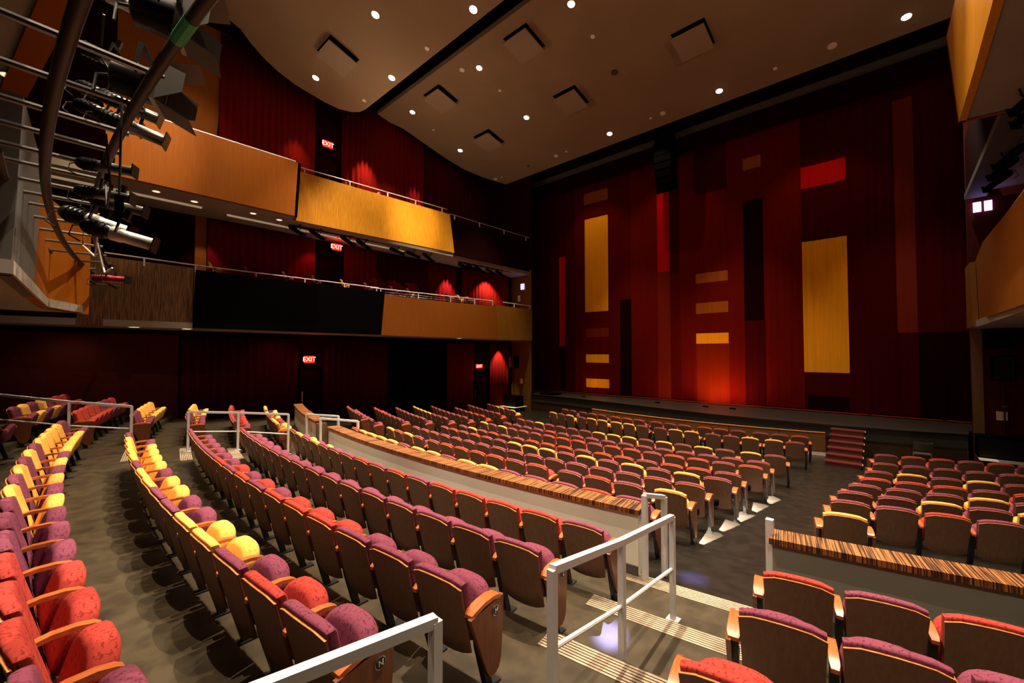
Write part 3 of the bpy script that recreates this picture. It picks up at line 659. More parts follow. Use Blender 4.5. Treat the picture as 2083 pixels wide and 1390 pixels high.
def fresnel(loc, d, label, sc_=1.0):
    e = empty('fresnel_light', loc); aim_rot(e, d); e.scale = (sc_,)*3; tag(e, label, 'stage light', 'barn door lights on the curved pipes')
    MB().tube([(0,-.24,0),(0,-.22,0),(0,0,0),(0,.02,0)], [.07,.11,.12,.12], 16).build('lamp_housing', M['fix'], e, smooth=True)
    MB().box(-.13,.13,.0,.03,-.13,.13).build('front_frame', M['barrel'], e)
    a, L_ = .13, .2
    def flap(p): MB().add(p+[tuple(Vector(q)+Vector((.002,.002,.002))) for q in p], [(0,1,2,3),(7,6,5,4),(0,4,5,1),(1,5,6,2),(2,6,7,3),(3,7,4,0)]).build('barn_door', M['flap'], e)
    flap([(-a,.03,-a),(a,.03,-a),(a*.95,.03+L_,-a-.07),(-a*.95,.03+L_,-a-.07)])
    flap([(-a,.03,a),(a,.03,a),(a*.95,.03+L_,a+.07),(-a*.95,.03+L_,a+.07)])
    flap([(a,.03,-a),(a,.03,a),(a+.08,.03+L_*.8,a*.5),(a+.08,.03+L_*.8,-a*.5)])
    flap([(-a,.03,-a),(-a,.03,a),(-a-.05,.03+L_*.8,a*.5),(-a-.05,.03+L_*.8,-a*.5)])
    MB().bar([(-.15,-.08,0),(-.15,-.08,.2),(.15,-.08,.2),(.15,-.08,0)], .035,.008).build('yoke', M['fix'], e)
    MB().tube([(0,-.22,0),(.04,-.3,-.05),(.08,-.28,-.18)], .009, 6).build('power_cable', M['cable'], e)
    return e
rigm = empty('lighting_pipe_rig', (-6.5,.1,5.47)); tag(rigm, 'curved brown pipes with pale cross tubes hanging before the rear balcony', 'pipe rig')
o0 = Vector(rigm.location)
def pth(t0,t1,R,z,n=26): return [p-o0 for p in arcpts(t0,t1,R,z,n)]
MB().tube(pth(-13.5,1.0,38.42,5.47,30), .042, 10).build('curved_pipe', M['bronze_pipe'], rigm, smooth=True)
MB().tube(pth(-14.6,7.2,38.12,5.47,40), .042, 10).build('curved_pipe', M['bronze_pipe'], rigm, smooth=True)
MB().tube(pth(-9.0,7.6,37.72,5.47,34), .036, 10).build('curved_pipe', M['bronze_pipe'], rigm, smooth=True)
k = 0
for t in (-14.3,-13.2,-11.5,-9.9,-8.4,-7.0,-5.6,-4.3,-3.1,-2.0,-1.2,-.4,.5,1.2,2.0,2.8,3.7,4.6):
    MB().tube([P(t,38.95,5.50)-o0, P(t,37.66 if t > -9 else 38.0,5.50)-o0], .024, 8).build('cross_tube', M['steel_pipe'], rigm, smooth=True)
    if t > -9.5: MB().tube([P(t,38.95,5.50)-o0, P(t,38.97,5.9)-o0], .015, 6).build('hanger', M['black'], rigm)
tp = P(4.6,37.72,5.47)-o0
MB().tube(pth(5.45,5.85,37.72,5.47,4), .039, 10).build('tape_band', M['tape'], rigm)
S0 = (.25,.95,-.42)
fresnel((-3.38,.50,5.74), (.35,.93,-.12), 'largest barn door light at the top, flaps open toward the stage', 1.0)
fresnel((-4.12,.48,5.62), (.35,.93,-.14), 'barn door light just below the top one, pale inner flap', 1.1)
ellipsoidal((-4.25,.25,6.25), (.3,.93,-.3), 'spotlight at the top edge behind the green tape', .62, tube='barrel_lit')
ellipsoidal((-5.25,.28,6.28), (.3,.93,-.3), 'spotlight high on the pipes with lit looking lens tube left of the barn doors', .66, tube='barrel_lit')
ellipsoidal((-5.75,.3,6.15), (.35,.93,-.3), 'spotlight under the lit looking one, behind the inner pipe', .7)
ellipsoidal((-5.55,.3,5.88), (.35,.93,-.3), 'spotlight in the middle of the pipe cluster aimed at the stage', .72, tube='barrel_lit')
ellipsoidal((-5.05,.4,5.82), (.35,.93,-.3), 'spotlight with a hanging plug below it in front of the orange balcony', .66)
ellipsoidal((-5.0,.42,5.62), (.35,.93,-.3), 'wide spotlight ending at the corner of the orange balcony front', .72)
ellipsoidal((-5.72,.3,5.44), (.5,.86,-.08), 'upper of two short thick spotlights pointing sideways', .66)
ellipsoidal((-5.85,.3,5.20), (.5,.86,-.1), 'lower of two short thick spotlights pointing sideways', .66)
ellipsoidal((-7.0,.3,5.16), (.55,.8,-.32), 'long brightly lit white topped spotlight low on the pipes', 1.05, tube='barrel_lit')
ellipsoidal((-6.1,.42,5.18), (.5,.88,-.2), 'small spotlight right behind the long white topped one', .7)
ellipsoidal((-5.6,.4,4.76), (.4,.88,-.25), 'low spotlight above the striped balcony front rail', .82, tube='barrel_lit')
ellipsoidal((-6.6,.4,4.45), (.6,.78,-.05), 'lowest spotlight with a red gel at the end of the pipes', .5, metal='gobo')
for (a,b_,lab) in [((-4.35,.3,5.3),(-4.35,.3,4.75),'black plug box hanging on a straight cable from the pipes')]:
    e = empty('hanging_plug', a); tag(e, lab, 'plug')
    MB().tube([(0,0,.4),(.01,0,0),(0,0,-.5)], .008, 6).build('cable', M['cable'], e); MB().box(-.035,.035,-.025,.025,-.62,-.5).build('plug_box', M['blackmatte'], e)
for i,(p,lab,m) in enumerate([(((-5.0,.25,5.5),(-5.2,.3,5.1),(-5.6,.3,5.0),(-5.9,.3,5.4)),'black cable looping between the stacked spotlights','cable'),
        (((-7.4,.2,5.35),(-7.7,.2,5.0),(-7.3,.3,4.8),(-6.9,.3,5.0)),'white cable loop behind the long white topped spotlight','cable_w'),
        (((-6.9,.3,4.9),(-6.8,.35,4.6),(-6.5,.35,4.5),(-6.4,.4,4.55)),'white cable drooping to the lowest spotlight','cable_w'),
        (((-4.6,.2,6.3),(-4.9,.2,6.1),(-4.8,.3,5.9),(-4.5,.3,5.8)),'black cable loop near the green tape','cable')]):
    e = MB().tube(p, .009, 6).build('cable', M[m], smooth=True); tag(e, lab, 'cable')
# fixtures below the top balcony
for i,(y,d,lab) in enumerate([(6.3,(.6,.5,-.5),'first black spotlight under the amber balcony, at its near end'),(7.1,(.5,.6,-.5),'second black spotlight under the amber balcony'),(8.4,(.4,.75,-.55),'black spotlight in front of the hanging exit sign'),
        (9.1,(.4,.75,-.55),'black spotlight just right of the hanging exit sign'),(10.8,(.3,.9,-.3),'black spotlight at the middle of the amber balcony underside'),(11.7,(.3,.9,-.3),'black spotlight with cable under the amber balcony'),(12.6,(.3,.8,-.6),'last black spotlight under the amber balcony tip'),
        (15.2,(.2,.9,-.3),'first spotlight in the dark row under the unlit top balcony'),(15.8,(.2,.9,-.4),'second spotlight in the dark row under the unlit top balcony'),(16.4,(.2,.9,-.4),'third spotlight in the dark row under the unlit top balcony'),(17.3,(.2,.9,-.4),'second last spotlight before the wooden column'),(18.1,(.2,.9,-.4),'last spotlight before the wooden column')]):
    ellipsoidal((-17.3 if y < 14 else -17.6,y,8.42), d, lab, 1.0, group='black spotlights under the top balcony', metal='blackmatte')
for i,(x,y,z,lab) in enumerate([(2.0,12.6,8.55,'black spotlight under the amber balcony in the upper right corner'),(2.1,13.2,8.5,'black spotlight with looped cable at the upper right'),(2.2,16.3,8.6,'upper black spotlight right of the grey soffit edge'),(2.2,17.2,8.6,'middle black spotlight right of the grey soffit edge'),(2.2,18.0,8.5,'lower black spotlight right of the grey soffit edge')]):
    ellipsoidal((x,y,z), (-.5,.8,-.3), lab, 1.1, group='black spotlights on the opposite side', metal='blackmatte')
e = MB().tube([(-17.35,6.1,8.6),(-17.35,13.2,8.72)], .025, 8).build('fixture_pipe', M['blackmatte'], b3)
e = MB().tube([(-17.6,14.8,8.6),(-17.6,19,8.66)], .025, 8).build('fixture_pipe', M['blackmatte'], b3)

# ------------------------------------------------------------ theatre seats
def yb(z, top=.86): return (top-z)*.27           # backrest leans back: local y of the panel at height z
def outline_back(w_top, w_bot, z0, z1, arch, r=.05, botarc=.03, n=7):
    pts = []
    for i in range(n):                 # top edge left to right
        x = -w_top+2*w_top*i/(n-1)*1.0
        pts.append((x*(1-.0), z1-arch*(x/w_top)**2-(.018 if i in (0,n-1) else 0)))
    k = 4
    for i in range(1,k): z = z1+(z0-z1)*i/k; pts.append((w_top+(w_bot-w_top)*i/k, z-arch*(1-i/k)))
    for i in range(n):
        x = w_bot-2*w_bot*i/(n-1); pts.append((x, z0-botarc*(1-(x/w_bot)**2)+(.012 if i in (0,n-1) else 0)))
    for i in range(k-1,0,-1): z = z1+(z0-z1)*i/k; pts.append((-(w_top+(w_bot-w_top)*i/k), z-arch*(1-i/k)))
    return pts
def pad(outl, T, r, yfun, y0, mi_side=0, mi_face=0, mb=None, layers=4, lit_top=None):
    """closed pad: outline in (x,z); thickness T along +y starting at y0, rounded by r"""
    mb = mb or MB(); cx = sum(p[0] for p in outl)/len(outl); cz = sum(p[1] for p in outl)/len(outl)
    def ring(ins, d, sc=1.0):
        out = []
        for x, z in outl:
            dx, dz = x-cx, z-cz; L = math.hypot(dx, dz) or 1; f = max(0.0,(L-ins)/L)*sc
            X, Z = cx+dx*f, cz+dz*f; out.append((X, yfun(X, Z)+y0+d, Z))
        return out
    rs = [ring(r,0,.33), ring(r,0,.66), ring(r,0)]
    for i in range(1,layers): a = math.pi/2*i/layers; rs.append(ring(r*(1-math.sin(a)), r*(1-math.cos(a))))
    rs += [ring(0,r), ring(0,T-r)]
    for i in range(layers-1,0,-1): a = math.pi/2*i/layers; rs.append(ring(r*(1-math.sin(a)), T-r*(1-math.cos(a))))
    rs += [ring(r,T), ring(r,T,.66), ring(r,T,.33)]
    n = len(outl); vs = [v for q in rs for v in q]; c0 = len(vs); c = (cx, yfun(cx,cz)+y0, cz); c1 = (cx, yfun(cx,cz)+y0+T, cz); vs += [c, c1]
    fs = []; ms = []
    nr = len(rs)
    for j in range(nr-1):
        for i in range(n): fs.append((j*n+i, j*n+(i+1)%n, (j+1)*n+(i+1)%n, (j+1)*n+i)); ms.append(mi_face if (j < 2 or j >= nr-3) else mi_side)
    if lit_top is not None:
        for q_ in range(len(fs)):
            j, i = divmod(q_, n)
            if ms[q_] == mi_side and not (i < lit_top): ms[q_] = mi_face
    for i in range(n):
        fs.append((c0, (i+1)%n, i)); ms.append(mi_face); fs.append((c0+1, (nr-1)*n+i, (nr-1)*n+(i+1)%n)); ms.append(mi_face)
    o = len(mb.v); mb.v += vs
    for f, m_ in zip(fs, ms): mb.f.append([q+o for q in f]); mb.m.append(m_)
    return mb
def mesh_of(mb, name, mats, smooth=True):
    o = mb.build(name, mats, smooth=smooth); me = o.data; bpy.data.objects.remove(o); return me
PR = {}
curve = lambda x: .35*x*x
ob = outline_back(.245,.225,.27,.835,.030)
PR['back_panel'] = mesh_of(pad(ob, .016, .002, lambda x,z: yb(z)+curve(x), -.0, 1, 0, layers=1, lit_top=6), 'back_panel', [M['chair_wood'], M['ply']])  # bright ply edge kept to the top only, painting in the light there
oc = outline_back(.243,.235,.36,.865,.030, botarc=0)
oseat = []
for i in range(15):                      # D shaped seat, folded up
    a = math.pi*i/14; c_ = math.cos(a); oseat.append((-.236*math.copysign(abs(c_)**.72, c_), .52+.18*math.sin(a)**.74 if 0 < i < 14 else .52))
oseat += [(.235,.47),(.232,.41),(.21,.37),(.10,.36),(0,.36),(-.10,.36),(-.21,.37),(-.232,.41),(-.235,.47)]
seaty = lambda x,z: .285+(z-.38)*.30
for cn in ('red','purple','yellow'):
    PR['back_cushion',cn] = mesh_of(pad(oc, .075, .026, lambda x,z: yb(z)+curve(x), .016), 'back_cushion', [M[cn]])
    PR['seat_cushion',cn] = mesh_of(pad(oseat, .13, .045, seaty, -.06), 'seat_cushion', [M[cn]])
def arm_mesh(w):
    mb = MB(); pts = [(.085,.615),(.12,.635),(.22,.655),(.32,.655),(.39,.64),(.42,.622)]; vs = []
    for i,(y,z) in enumerate(pts):
        ww = w*(.75 if i in (0,len(pts)-1) else 1.0); h = .026
        vs += [(-ww,y,z-h),(-ww*.9,y,z),(ww*.9,y,z),(ww,y,z-h)]
    n = len(pts); fs = [(i*4+k,i*4+(k+1)%4,i*4+4+(k+1)%4,i*4+4+k) for i in range(n-1) for k in range(4)]+[(3,2,1,0),(n*4-4,n*4-3,n*4-2,n*4-1)]
    return mb.add(vs, fs)
PR['armrest'] = mesh_of(arm_mesh(.031), 'armrest', [M['arm_wood']])
PR['armrest_wide'] = mesh_of(arm_mesh(.048), 'armrest', [M['arm_wood']])
mb = MB(); mb.bar([(0,.30,.0),(0,.20,.34),(0,.16,.61)], .05,.06); mb.box(-.045,.045,.22,.40,0,.015); mb.bar([(0,.2,.34),(0,.33,.40)],.04,.05)
PR['support_leg'] = mesh_of(mb, 'support_leg', [M['black']], smooth=False)
mb = MB(); pr = [(.06,.60),(.43,.625),(.425,.45),(.40,.17),(.375,.115),(.33,.09),(.27,.10),(.235,.16),(.15,.38)]
vs = [(-.016,y,z) for y,z in pr]+[(.016,y,z) for y,z in pr]; N = len(pr)
mb.add(vs, [tuple(range(N)), tuple(range(N,2*N))[::-1]]+[(i,(i+1)%N,N+(i+1)%N,N+i) for i in range(N)])
PR['end_panel'] = mesh_of(mb, 'end_panel', [M['panel_wood']], smooth=False)
PR['row_badge'] = mesh_of(MB().tube([(0,0,0),(.012,0,0)], .032, 18), 'row_badge', [M['black']])
PR['badge_rim'] = mesh_of(MB().tube([(0,0,0),(.009,0,0)], .037, 18), 'badge_rim', [M['chrome']])
LET = {}
def letter(ch):
    if ch not in LET:
        c = bpy.data.curves.new('row_letter','FONT'); c.body = ch; c.size = .048; c.align_x = 'CENTER'; c.align_y = 'CENTER'; c.extrude = .001; c.materials.append(M['plate']); t_ = bpy.data.objects.new('t', c); LET[ch] = bpy.data.meshes.new_from_object(t_); bpy.data.objects.remove(t_)
    return LET[ch]
ORD = ['first','second','third','fourth','fifth','sixth','seventh','eighth','ninth','tenth','eleventh','twelfth','thirteenth','fourteenth','fifteenth','sixteenth','seventeenth','eighteenth','nineteenth','twentieth']
CN = {'R':'red','P':'purple','Y':'yellow'}
PITCH = .56
seats = []
def add_row(where, R, z, thetas, colors, left_of=(), right_of=(), count_from='right', letter_=None, endL=False, endR=True, aisle='near aisle', group='theatre seats'):
    """thetas ascending; left_of: indexes that start a section and need an arm of their own"""
    n = len(thetas)
    step = math.degrees(PITCH/R)
    for i, t in enumerate(thetas):
        c = colors[i % len(colors)]
        gapL = i == 0 or (t-thetas[i-1]) > step*1.10
        gapR = i == n-1
        k = n-1-i if count_from == 'right' else i
        lab = '%s theatre seat, %s from the %s, %s' % (CN[c], ORD[min(k,19)], aisle, where)
        seats.append(dict(R=R, t=t, z=z, c=CN[c], L=gapL, Rr=True, eL=endL and i == 0, eR=endR and gapR, lab=lab, letter=letter_, group=group))
def reg(t_last, n, R, t_dir=-1):
    s = math.degrees(PITCH/R); r = [t_last+t_dir*s*i for i in range(n)]; return sorted(r)
def z_(R): return zt(R)-.86
CF = 'theatre seats of the centre front block'; LFg = 'theatre seats of the far front block'; RFg = 'theatre seats of the near front block'
BCg = 'theatre seats of the centre rear block'; LBg = 'theatre seats of the far rear block'; RBg = 'theatre seats of the near rear block'
# centre front block, rows from the parapet toward the stage
RA = 32.76; s = math.degrees(PITCH/RA)
A = [-7.50+s*i for i in range(5)]+[-2.66+s*i for i in range(3)]+[.15+s*i for i in range(3)]+[3.0+s*i for i in range(3)]+[5.9,6.88]
add_row('centre front block row against the parapet', RA, z_(RA), A, 'RYYYYPYYPYYPPPRP', group=CF)
RB_ = 31.70; s = math.degrees(PITCH/RB_)
B = [-7.72+s*i for i in range(4)]+[-3.39+s*i for i in range(7)]+[4.03+s*i for i in range(3)]+[7.30]
add_row('second row before the parapet, centre block', RB_, z_(RB_), [x-.0 for x in B], 'YRYPPRRRRPRPRPY', group=CF)
for nm, R, t1, cols in [('third',30.74,7.45,'PPPPPPPPPPPPPPPP'),('fourth',29.73,7.99,'PRPRPPYYYPYPYPYP'),('fifth',28.93,8.14,'PYPRPPRRRPRRPRRP'),
                        ('sixth',27.62,8.76,'YPYPPPRRRPRRPRRPR'),('seventh',27.08-.25,8.98,'PPPPRPPPPPPPPPPP')]:
    add_row('centre front block, %s row from parapet'%nm, R, z_(R), reg(t1, len(cols), R), cols, group=CF)
R = 25.60; s = math.degrees(PITCH/R)
add_row('centre front block, eighth row from parapet', R, z_(R), [-10.53+s*i for i in range(15)]+[8.43,9.68], 'RPYPPPPYYYPYPYPYP', group=CF)
add_row('second row from the stage, centre block', 22.9, 0, [-13.14,-11.74,-10.34,-8.6,-7.2,-5.8,-4.1,-2.7,-1.3,.49,1.89,3.29,5.05,6.45,7.67+.18,9.5,10.9], 'YPYPYYYYPPYYPPYYP', group=CF)
add_row('front row at the stage, centre block', 21.7, 0, [-14.53,-13.05,-11.17,-9.69,-8.21,-6.25,-4.77,-3.29,-1.27,.21,1.69,3.62,5.10,6.58,8.42,9.9,11.38], 'PPPRPRRRRPRRRPPPR', group=CF)
# near front block (right of the centre aisle)
for nm, R, t0, cols in [('second',30.11,11.74,'PPRPP'),('third',29.14,12.13,'PPYPY'),('fourth',28.23,12.72,'PPPYP'),('fifth',27.33,13.43,'RRRPR'),('sixth',26.34,13.99,'PYPYP'),('seventh',25.11,14.92,'PPPPPP'),('front',23.75,15.77,'PRRPRP')]:
    s = math.degrees(PITCH/R)
    add_row('%s row of near front block'%nm, R, z_(R), [t0+s*i for i in range(len(cols))], cols, count_from='left', endL=True, endR=False, aisle='centre aisle', group=RFg)
add_row('behind the striped wood cap of grey parapet', 31.25, z_(31.25), [11.34], 'Y', count_from='left', endL=True, endR=True, aisle='centre aisle', group=RFg)
# far front block
for nm, R, t1, n_, cols in [('row against the short parapet',31.5,-11.79,1,'P'),('row by the short parapet past its gap',31.5,-14.6,5,'PPPRR'),('second row',30.4,-12.45,7,'PPPRRRR'),('third row',29.4,-12.93,7,'PPPPPPP'),('fourth row',28.45,-12.96,8,'PPPYYYYY'),('fifth row',27.5,-13.32,8,'PPPPPPPP'),
                             ('sixth row',26.5,-14.02,6,'RRRPPP'),('seventh row',25.4,-15.23,7,'RPPPPRP'),('front row',24.2,-16.75,6,'YRYYPP')]:
    add_row('%s, far front block'%nm, R, z_(R), reg(t1, n_, R), cols[::-1], aisle='far aisle', group=LFg)
# centre rear block: rows K to P
add_row('first row behind long parapet', 34.36, .88, reg(6.89,16,34.36), 'PYPYPPPRPRPRRRRP', letter_='K', group=BCg)
add_row('second row behind long parapet', 35.42, 1.03, reg(6.68,16,35.42), 'P', letter_='L', group=BCg)
add_row('third row behind long parapet', 36.38, 1.16, reg(6.64,16,36.38), 'PPPPPPRPRPRRRPPP', letter_='M', group=BCg)
add_row('fourth row behind long parapet', 37.32, 1.29, reg(6.49,15,37.32), 'PYYYYPYYPPYYPRP', letter_='N', group=BCg)
add_row('fifth row behind long parapet', 38.35, 1.42, reg(6.2,18,38.35), 'PYYYYPYPYPYPPPRRRP', letter_='P', group=BCg)
add_row('rearmost visible row behind long parapet', 39.35, 1.57, reg(-5.0,5,39.35), 'PYPPY', letter_='Q', endR=False, group=BCg)
# far rear block
for nm, R, z, t1, cols in [('first row',34.45,.88,-9.9,'YYPRYPYY'),('second row',35.42,1.03,-9.97,'PRRRPRR'),('third row',36.38,1.16,-10.6,'PPPYYY'),('fourth row',37.43,1.29,-10.7,'PPYYYY'),('fifth row',38.43,1.42,-10.95,'RRRRPPR'),('sixth row',39.43,1.57,-11.1,'PYPYPRR')]:
    add_row('%s of far rear block'%nm, R, z, reg(t1, len(cols), R), cols[::-1], aisle='far aisle rails', group=LBg)
# near rear block
add_row('row right behind the grey parapet', 34.38, .88, [10.17,11.1,12.04,12.97], 'RPRP', count_from='left', endL=True, endR=False, aisle='ribbed steps', letter_='K', group=RBg)
add_row('second row behind the grey parapet', 35.37, 1.03, [9.98,10.89,11.8], 'PPP', count_from='left', endL=True, endR=False, aisle='ribbed steps', letter_='L', group=RBg)
add_row('third row behind the grey parapet', 36.3, 1.16, [9.66,10.56], 'RR', count_from='left', endL=True, endR=False, aisle='ribbed steps', letter_='M', group=RBg)
# balcony seats: (x, y, z, facing angle)
bal = []
for (y, c, lab) in [(3.5,'Y','pale seat at the near end of the black balcony front rail'),(4.6,'R','second pink seat behind the black balcony front rail'),(5.9,'P','third seat behind the black balcony front rail'),(7.0,'P','fourth seat behind the black balcony front rail'),(8.2,'Y','fifth, pale seat behind the black balcony front rail'),(9.3,'P','sixth seat where black balcony front ends'),
        (10.6,'P','pink lit seat behind the wire rail on the orange front'),(11.5,'P','second seat behind the wire rail on the orange front'),(14.0,'P','third seat behind the wire rail, by the pink drape'),(14.7,'Y','bright seat behind the wire rail near the red drape'),(15.4,'P','last seat behind the wire rail near the red drape')]:
    bal.append((-17.72, y, 5.93, c, lab))
for (y, c, lab) in [(1.2+.6,'R','red seat just above the orange top balcony front'),(8.2,'R','first seat above the amber top balcony front'),(9.8,'P','black backed seat above the amber top balcony front'),(12.0,'R','last seat above the amber top balcony front')]:
    bal.append((-17.45, y, 10.12, c, lab))

def seat_matrix(sd):
    if 'xy' in sd: return Matrix.Translation(sd['xy']) @ Matrix.Rotation(sd['rz'],4,'Z')
    p = P(sd['t'], sd['R'], sd['z']); return Matrix.Translation(p) @ Matrix.Rotation(R_(sd['t']),4,'Z')
for x,y,z,c,lab in bal:
    seats.append(dict(xy=(x,y,z), rz=-.3, c=CN[c], L=True, Rr=True, eL=False, eR=False, lab=CN[c]+' theatre seat, '+lab if False else lab, letter=None, group='theatre seats on the side balconies', R=0, t=0, z=z))
def parts_of(sd):
    out = [('back_panel', PR['back_panel'], (0,0,0)), ('back_cushion', PR['back_cushion',sd['c']], (0,0,0)), ('seat_cushion', PR['seat_cushion',sd['c']], (0,0,0))]
    h = PITCH/2
    out.append(('armrest', PR['armrest_wide' if sd['eR'] else 'armrest'], (h,0,0))); out.append(('support_leg', PR['support_leg'], (h,0,0)))
    if sd['L']: out.append(('armrest', PR['armrest_wide' if sd['eL'] else 'armrest'], (-h,0,0))); out.append(('support_leg', PR['support_leg'], (-h,0,0)))
    if sd['eR']: out.append(('end_panel', PR['end_panel'], (h+.03,0,0)))
    if sd['eL']: out.append(('end_panel', PR['end_panel'], (-h-.03,0,0)))
    return out
camI = co.matrix_basis.inverted()
def score(sd):
    p = seat_matrix(sd) @ Vector((0,0,.6)); q = camI @ p; d = -q.z
    if d < .3: return 0
    u = q.x/d*F; v_ = q.y/d*F
    ins = abs(u) < 1041+420/d and abs(v_) < 695+420/d
    return (1/d) if ins else 0
seats = [s_ for s_ in seats if score(s_) > 0]
seats.sort(key=lambda s_: -score(s_))
NI = 300
used_labels = {}
for sd in seats[:NI]:
    mtx = seat_matrix(sd); e = bpy.data.objects.new('theatre_seat', None); col.objects.link(e); e.empty_display_size = .1
    e.matrix_basis = mtx; tag(e, sd['lab'], 'theatre seat', sd['group'])
    for nm, me, loc in parts_of(sd):
        o = bpy.data.objects.new(nm, me); col.objects.link(o); o.parent = e; o.location = loc
        if nm == 'end_panel' and sd['letter'] and loc[0] > 0:
            b_ = bpy.data.objects.new('row_badge', PR['row_badge']); col.objects.link(b_); b_.parent = o; b_.location = (.016,.33,.55)
            b2_ = bpy.data.objects.new('badge_rim', PR['badge_rim']); col.objects.link(b2_); b2_.parent = o; b2_.location = (.016,.33,.55)
            l_ = bpy.data.objects.new('row_letter', letter(sd['letter'])); col.objects.link(l_); l_.parent = o
            l_.location = (.030,.33,.55); l_.rotation_euler = (math.pi/2,0,math.pi/2)
rest = seats[NI:]
if rest:
    mats = [M[k] for k in ('chair_wood','ply','red','purple','yellow','arm_wood','panel_wood','black')]; mi = {m_.name:i for i,m_ in enumerate(mats)}
    mb = MB()
    for sd in rest:
        T = seat_matrix(sd)
        for nm, me, loc in parts_of(sd):
            TT = T @ Matrix.Translation(loc); o0_ = len(mb.v)
            mb.v += [tuple(TT @ v_.co) for v_ in me.vertices]
            for p_ in me.polygons:
                mb.f.append([q_+o0_ for q_ in p_.vertices]); mb.m.append(mi[me.materials[p_.material_index].name])
    o = mb.build('theatre_seats', mats, smooth=False, fix=False)
    o.data.polygons.foreach_set('use_smooth',[True]*len(o.data.polygons)); o.data.set_sharp_from_angle(angle=R_(42))
    tag(o, 'many more theatre seats in the farthest rows by the stage and side wall', 'theatre seats', kind='stuff')
print('seats', len(seats), 'stuff', len(rest))

# floor outlets by the row ends
for (t,R,z,lab) in [(7.75,36.35,1.16+.0,'yellowish floor box with cable at the foot of the row end panel'),(7.6,34.2,.88,'small pale floor box with cable behind the parapet row end')]:
    e = empty('floor_box', P(t-.35,R,z)); tag(e, lab, 'floor box')
    MB().tube([(0,0,0),(0,0,.03)], .075, 16).build('cover', M['plate'], e)
    MB().tube([(0,0,.03),(.03,.02,.07),(.1,.0,.06),(.14,.02,.02)], .006, 6).build('cable', M['cable'], e, smooth=True)

# ------------------------------------------------------------ aisle lights: lamp box with a four sided opening, throws a patch on the floor
PATCH = [([(-2.396,7.024,.565),(-2.314,7.001,.569),(-2.318,7.702,.488),(-2.62,8.062,.444)],7.35,31.40,'nearest the parapet'),
 ([(-2.406,8.076,.446),(-2.313,8.031,.452),(-2.294,8.723,.382),(-2.606,9.104,.341)],7.7,30.32,'second from the parapet'),
 ([(-2.393,9.086,.346),(-2.262,8.972,.358),(-2.235,9.662,.297),(-2.584,10.107,.255)],8.1,29.35,'third from the parapet'),
 ([(-2.348,10.092,.259),(-2.219,9.985,.27),(-2.204,10.746,.211),(-2.548,11.036,.187)],8.5,28.4,'fourth from the parapet'),
 ([(-2.307,11.122,.184),(-2.151,10.952,.197),(-2.108,11.605,.154),(-2.469,11.989,.128)],8.9,27.45,'fifth from the parapet')]
for cs_, t_, r_, w_ in PATCH:
    ctr = sum((Vector(c) for c in cs_), Vector())/4; lp = Vector((ctr.x-.22, ctr.y-.1, ctr.z+.42))
    e = empty('aisle_light', lp); tag(e, 'small black aisle light casting a bright patch on the floor, '+w_, 'aisle light', 'aisle lights along the centre aisle')
    k = .16; hole = [(Vector(c)-lp)*k for c in cs_]; zc = hole[0].z
    hole = [Vector((h.x,h.y,zc)) for h in hole]; S_ = .07
    outer = [Vector((dx+.03,dy,zc)) for dx,dy in ((-S_,-S_),(S_*1.2,-S_),(S_*1.2,S_),(-S_,S_))]
    hc = sum(hole, Vector())/4
    hole.sort(key=lambda q: math.atan2(q.y-hc.y,q.x-hc.x)); outer.sort(key=lambda q: math.atan2(q.y,q.x-.03))
    top = [Vector((q.x,q.y,.03)) for q in outer]
    MB().add(hole+outer+top, [(i,(i+1)%4,4+(i+1)%4,4+i) for i in range(4)]+[(4+i,4+(i+1)%4,8+(i+1)%4,8+i) for i in range(4)]+[(8,9,10,11)]).build('lamp_box', M['blackmatte'], e, fix=False)
    MB().bar([(-.02,0,-.0),(-.16,-.02,-.02)], .02,.02).build('bracket', M['black'], e)
    L = bpy.data.lights.new('aisle_beam','SPOT'); L.energy = 900; L.color = (1,.86,.68); L.spot_size = R_(150); L.spot_blend = .1; L.shadow_soft_size = .0
    o = bpy.data.objects.new('aisle_beam', L); col.objects.link(o); o.location = lp

# ------------------------------------------------------------ extra house lighting
def spot(loc, aim, power, cone, color=warm, blend=.6, soft=.05, name='spot_beam'):
    L = bpy.data.lights.new(name,'SPOT'); L.energy = power; L.color = color; L.spot_size = R_(cone); L.spot_blend = blend; L.shadow_soft_size = soft
    o = bpy.data.objects.new(name, L); col.objects.link(o); o.location = loc
    o.rotation_euler = (Vector(aim)-Vector(loc)).to_track_quat('-Z','Y').to_euler(); return o
# balcony fronts lit by ceiling spots
spot((-8.0,10.6,15.9), (-17,11.5,9.9), 6500, 19, (1,.78,.42), blend=1)
spot((-8.0,9,15.9), (-17,8.2,9.9), 1700, 32, (1,.74,.40), blend=1)
spot((-8.5,3.0,16.2), (-16.3,1.4,9.8), 4600, 22, (1,.72,.38), blend=1)
spot((-6,9,15.5), (-17,11.5,5.4), 420, 20, blend=1)
spot((-6,2,15.5), (-17.3,2,5.6), 900, 26, blend=1)
spot((-6,4,15.5), (-12.0,.2,5.4), 1100, 16, (1,.75,.45))
spot((-4,11,15), (1.1,10.5,10), 900, 50, (1,.8,.45))
spot((-5,14,15), (1.75,16,5.5), 260, 30, (1,.8,.45))
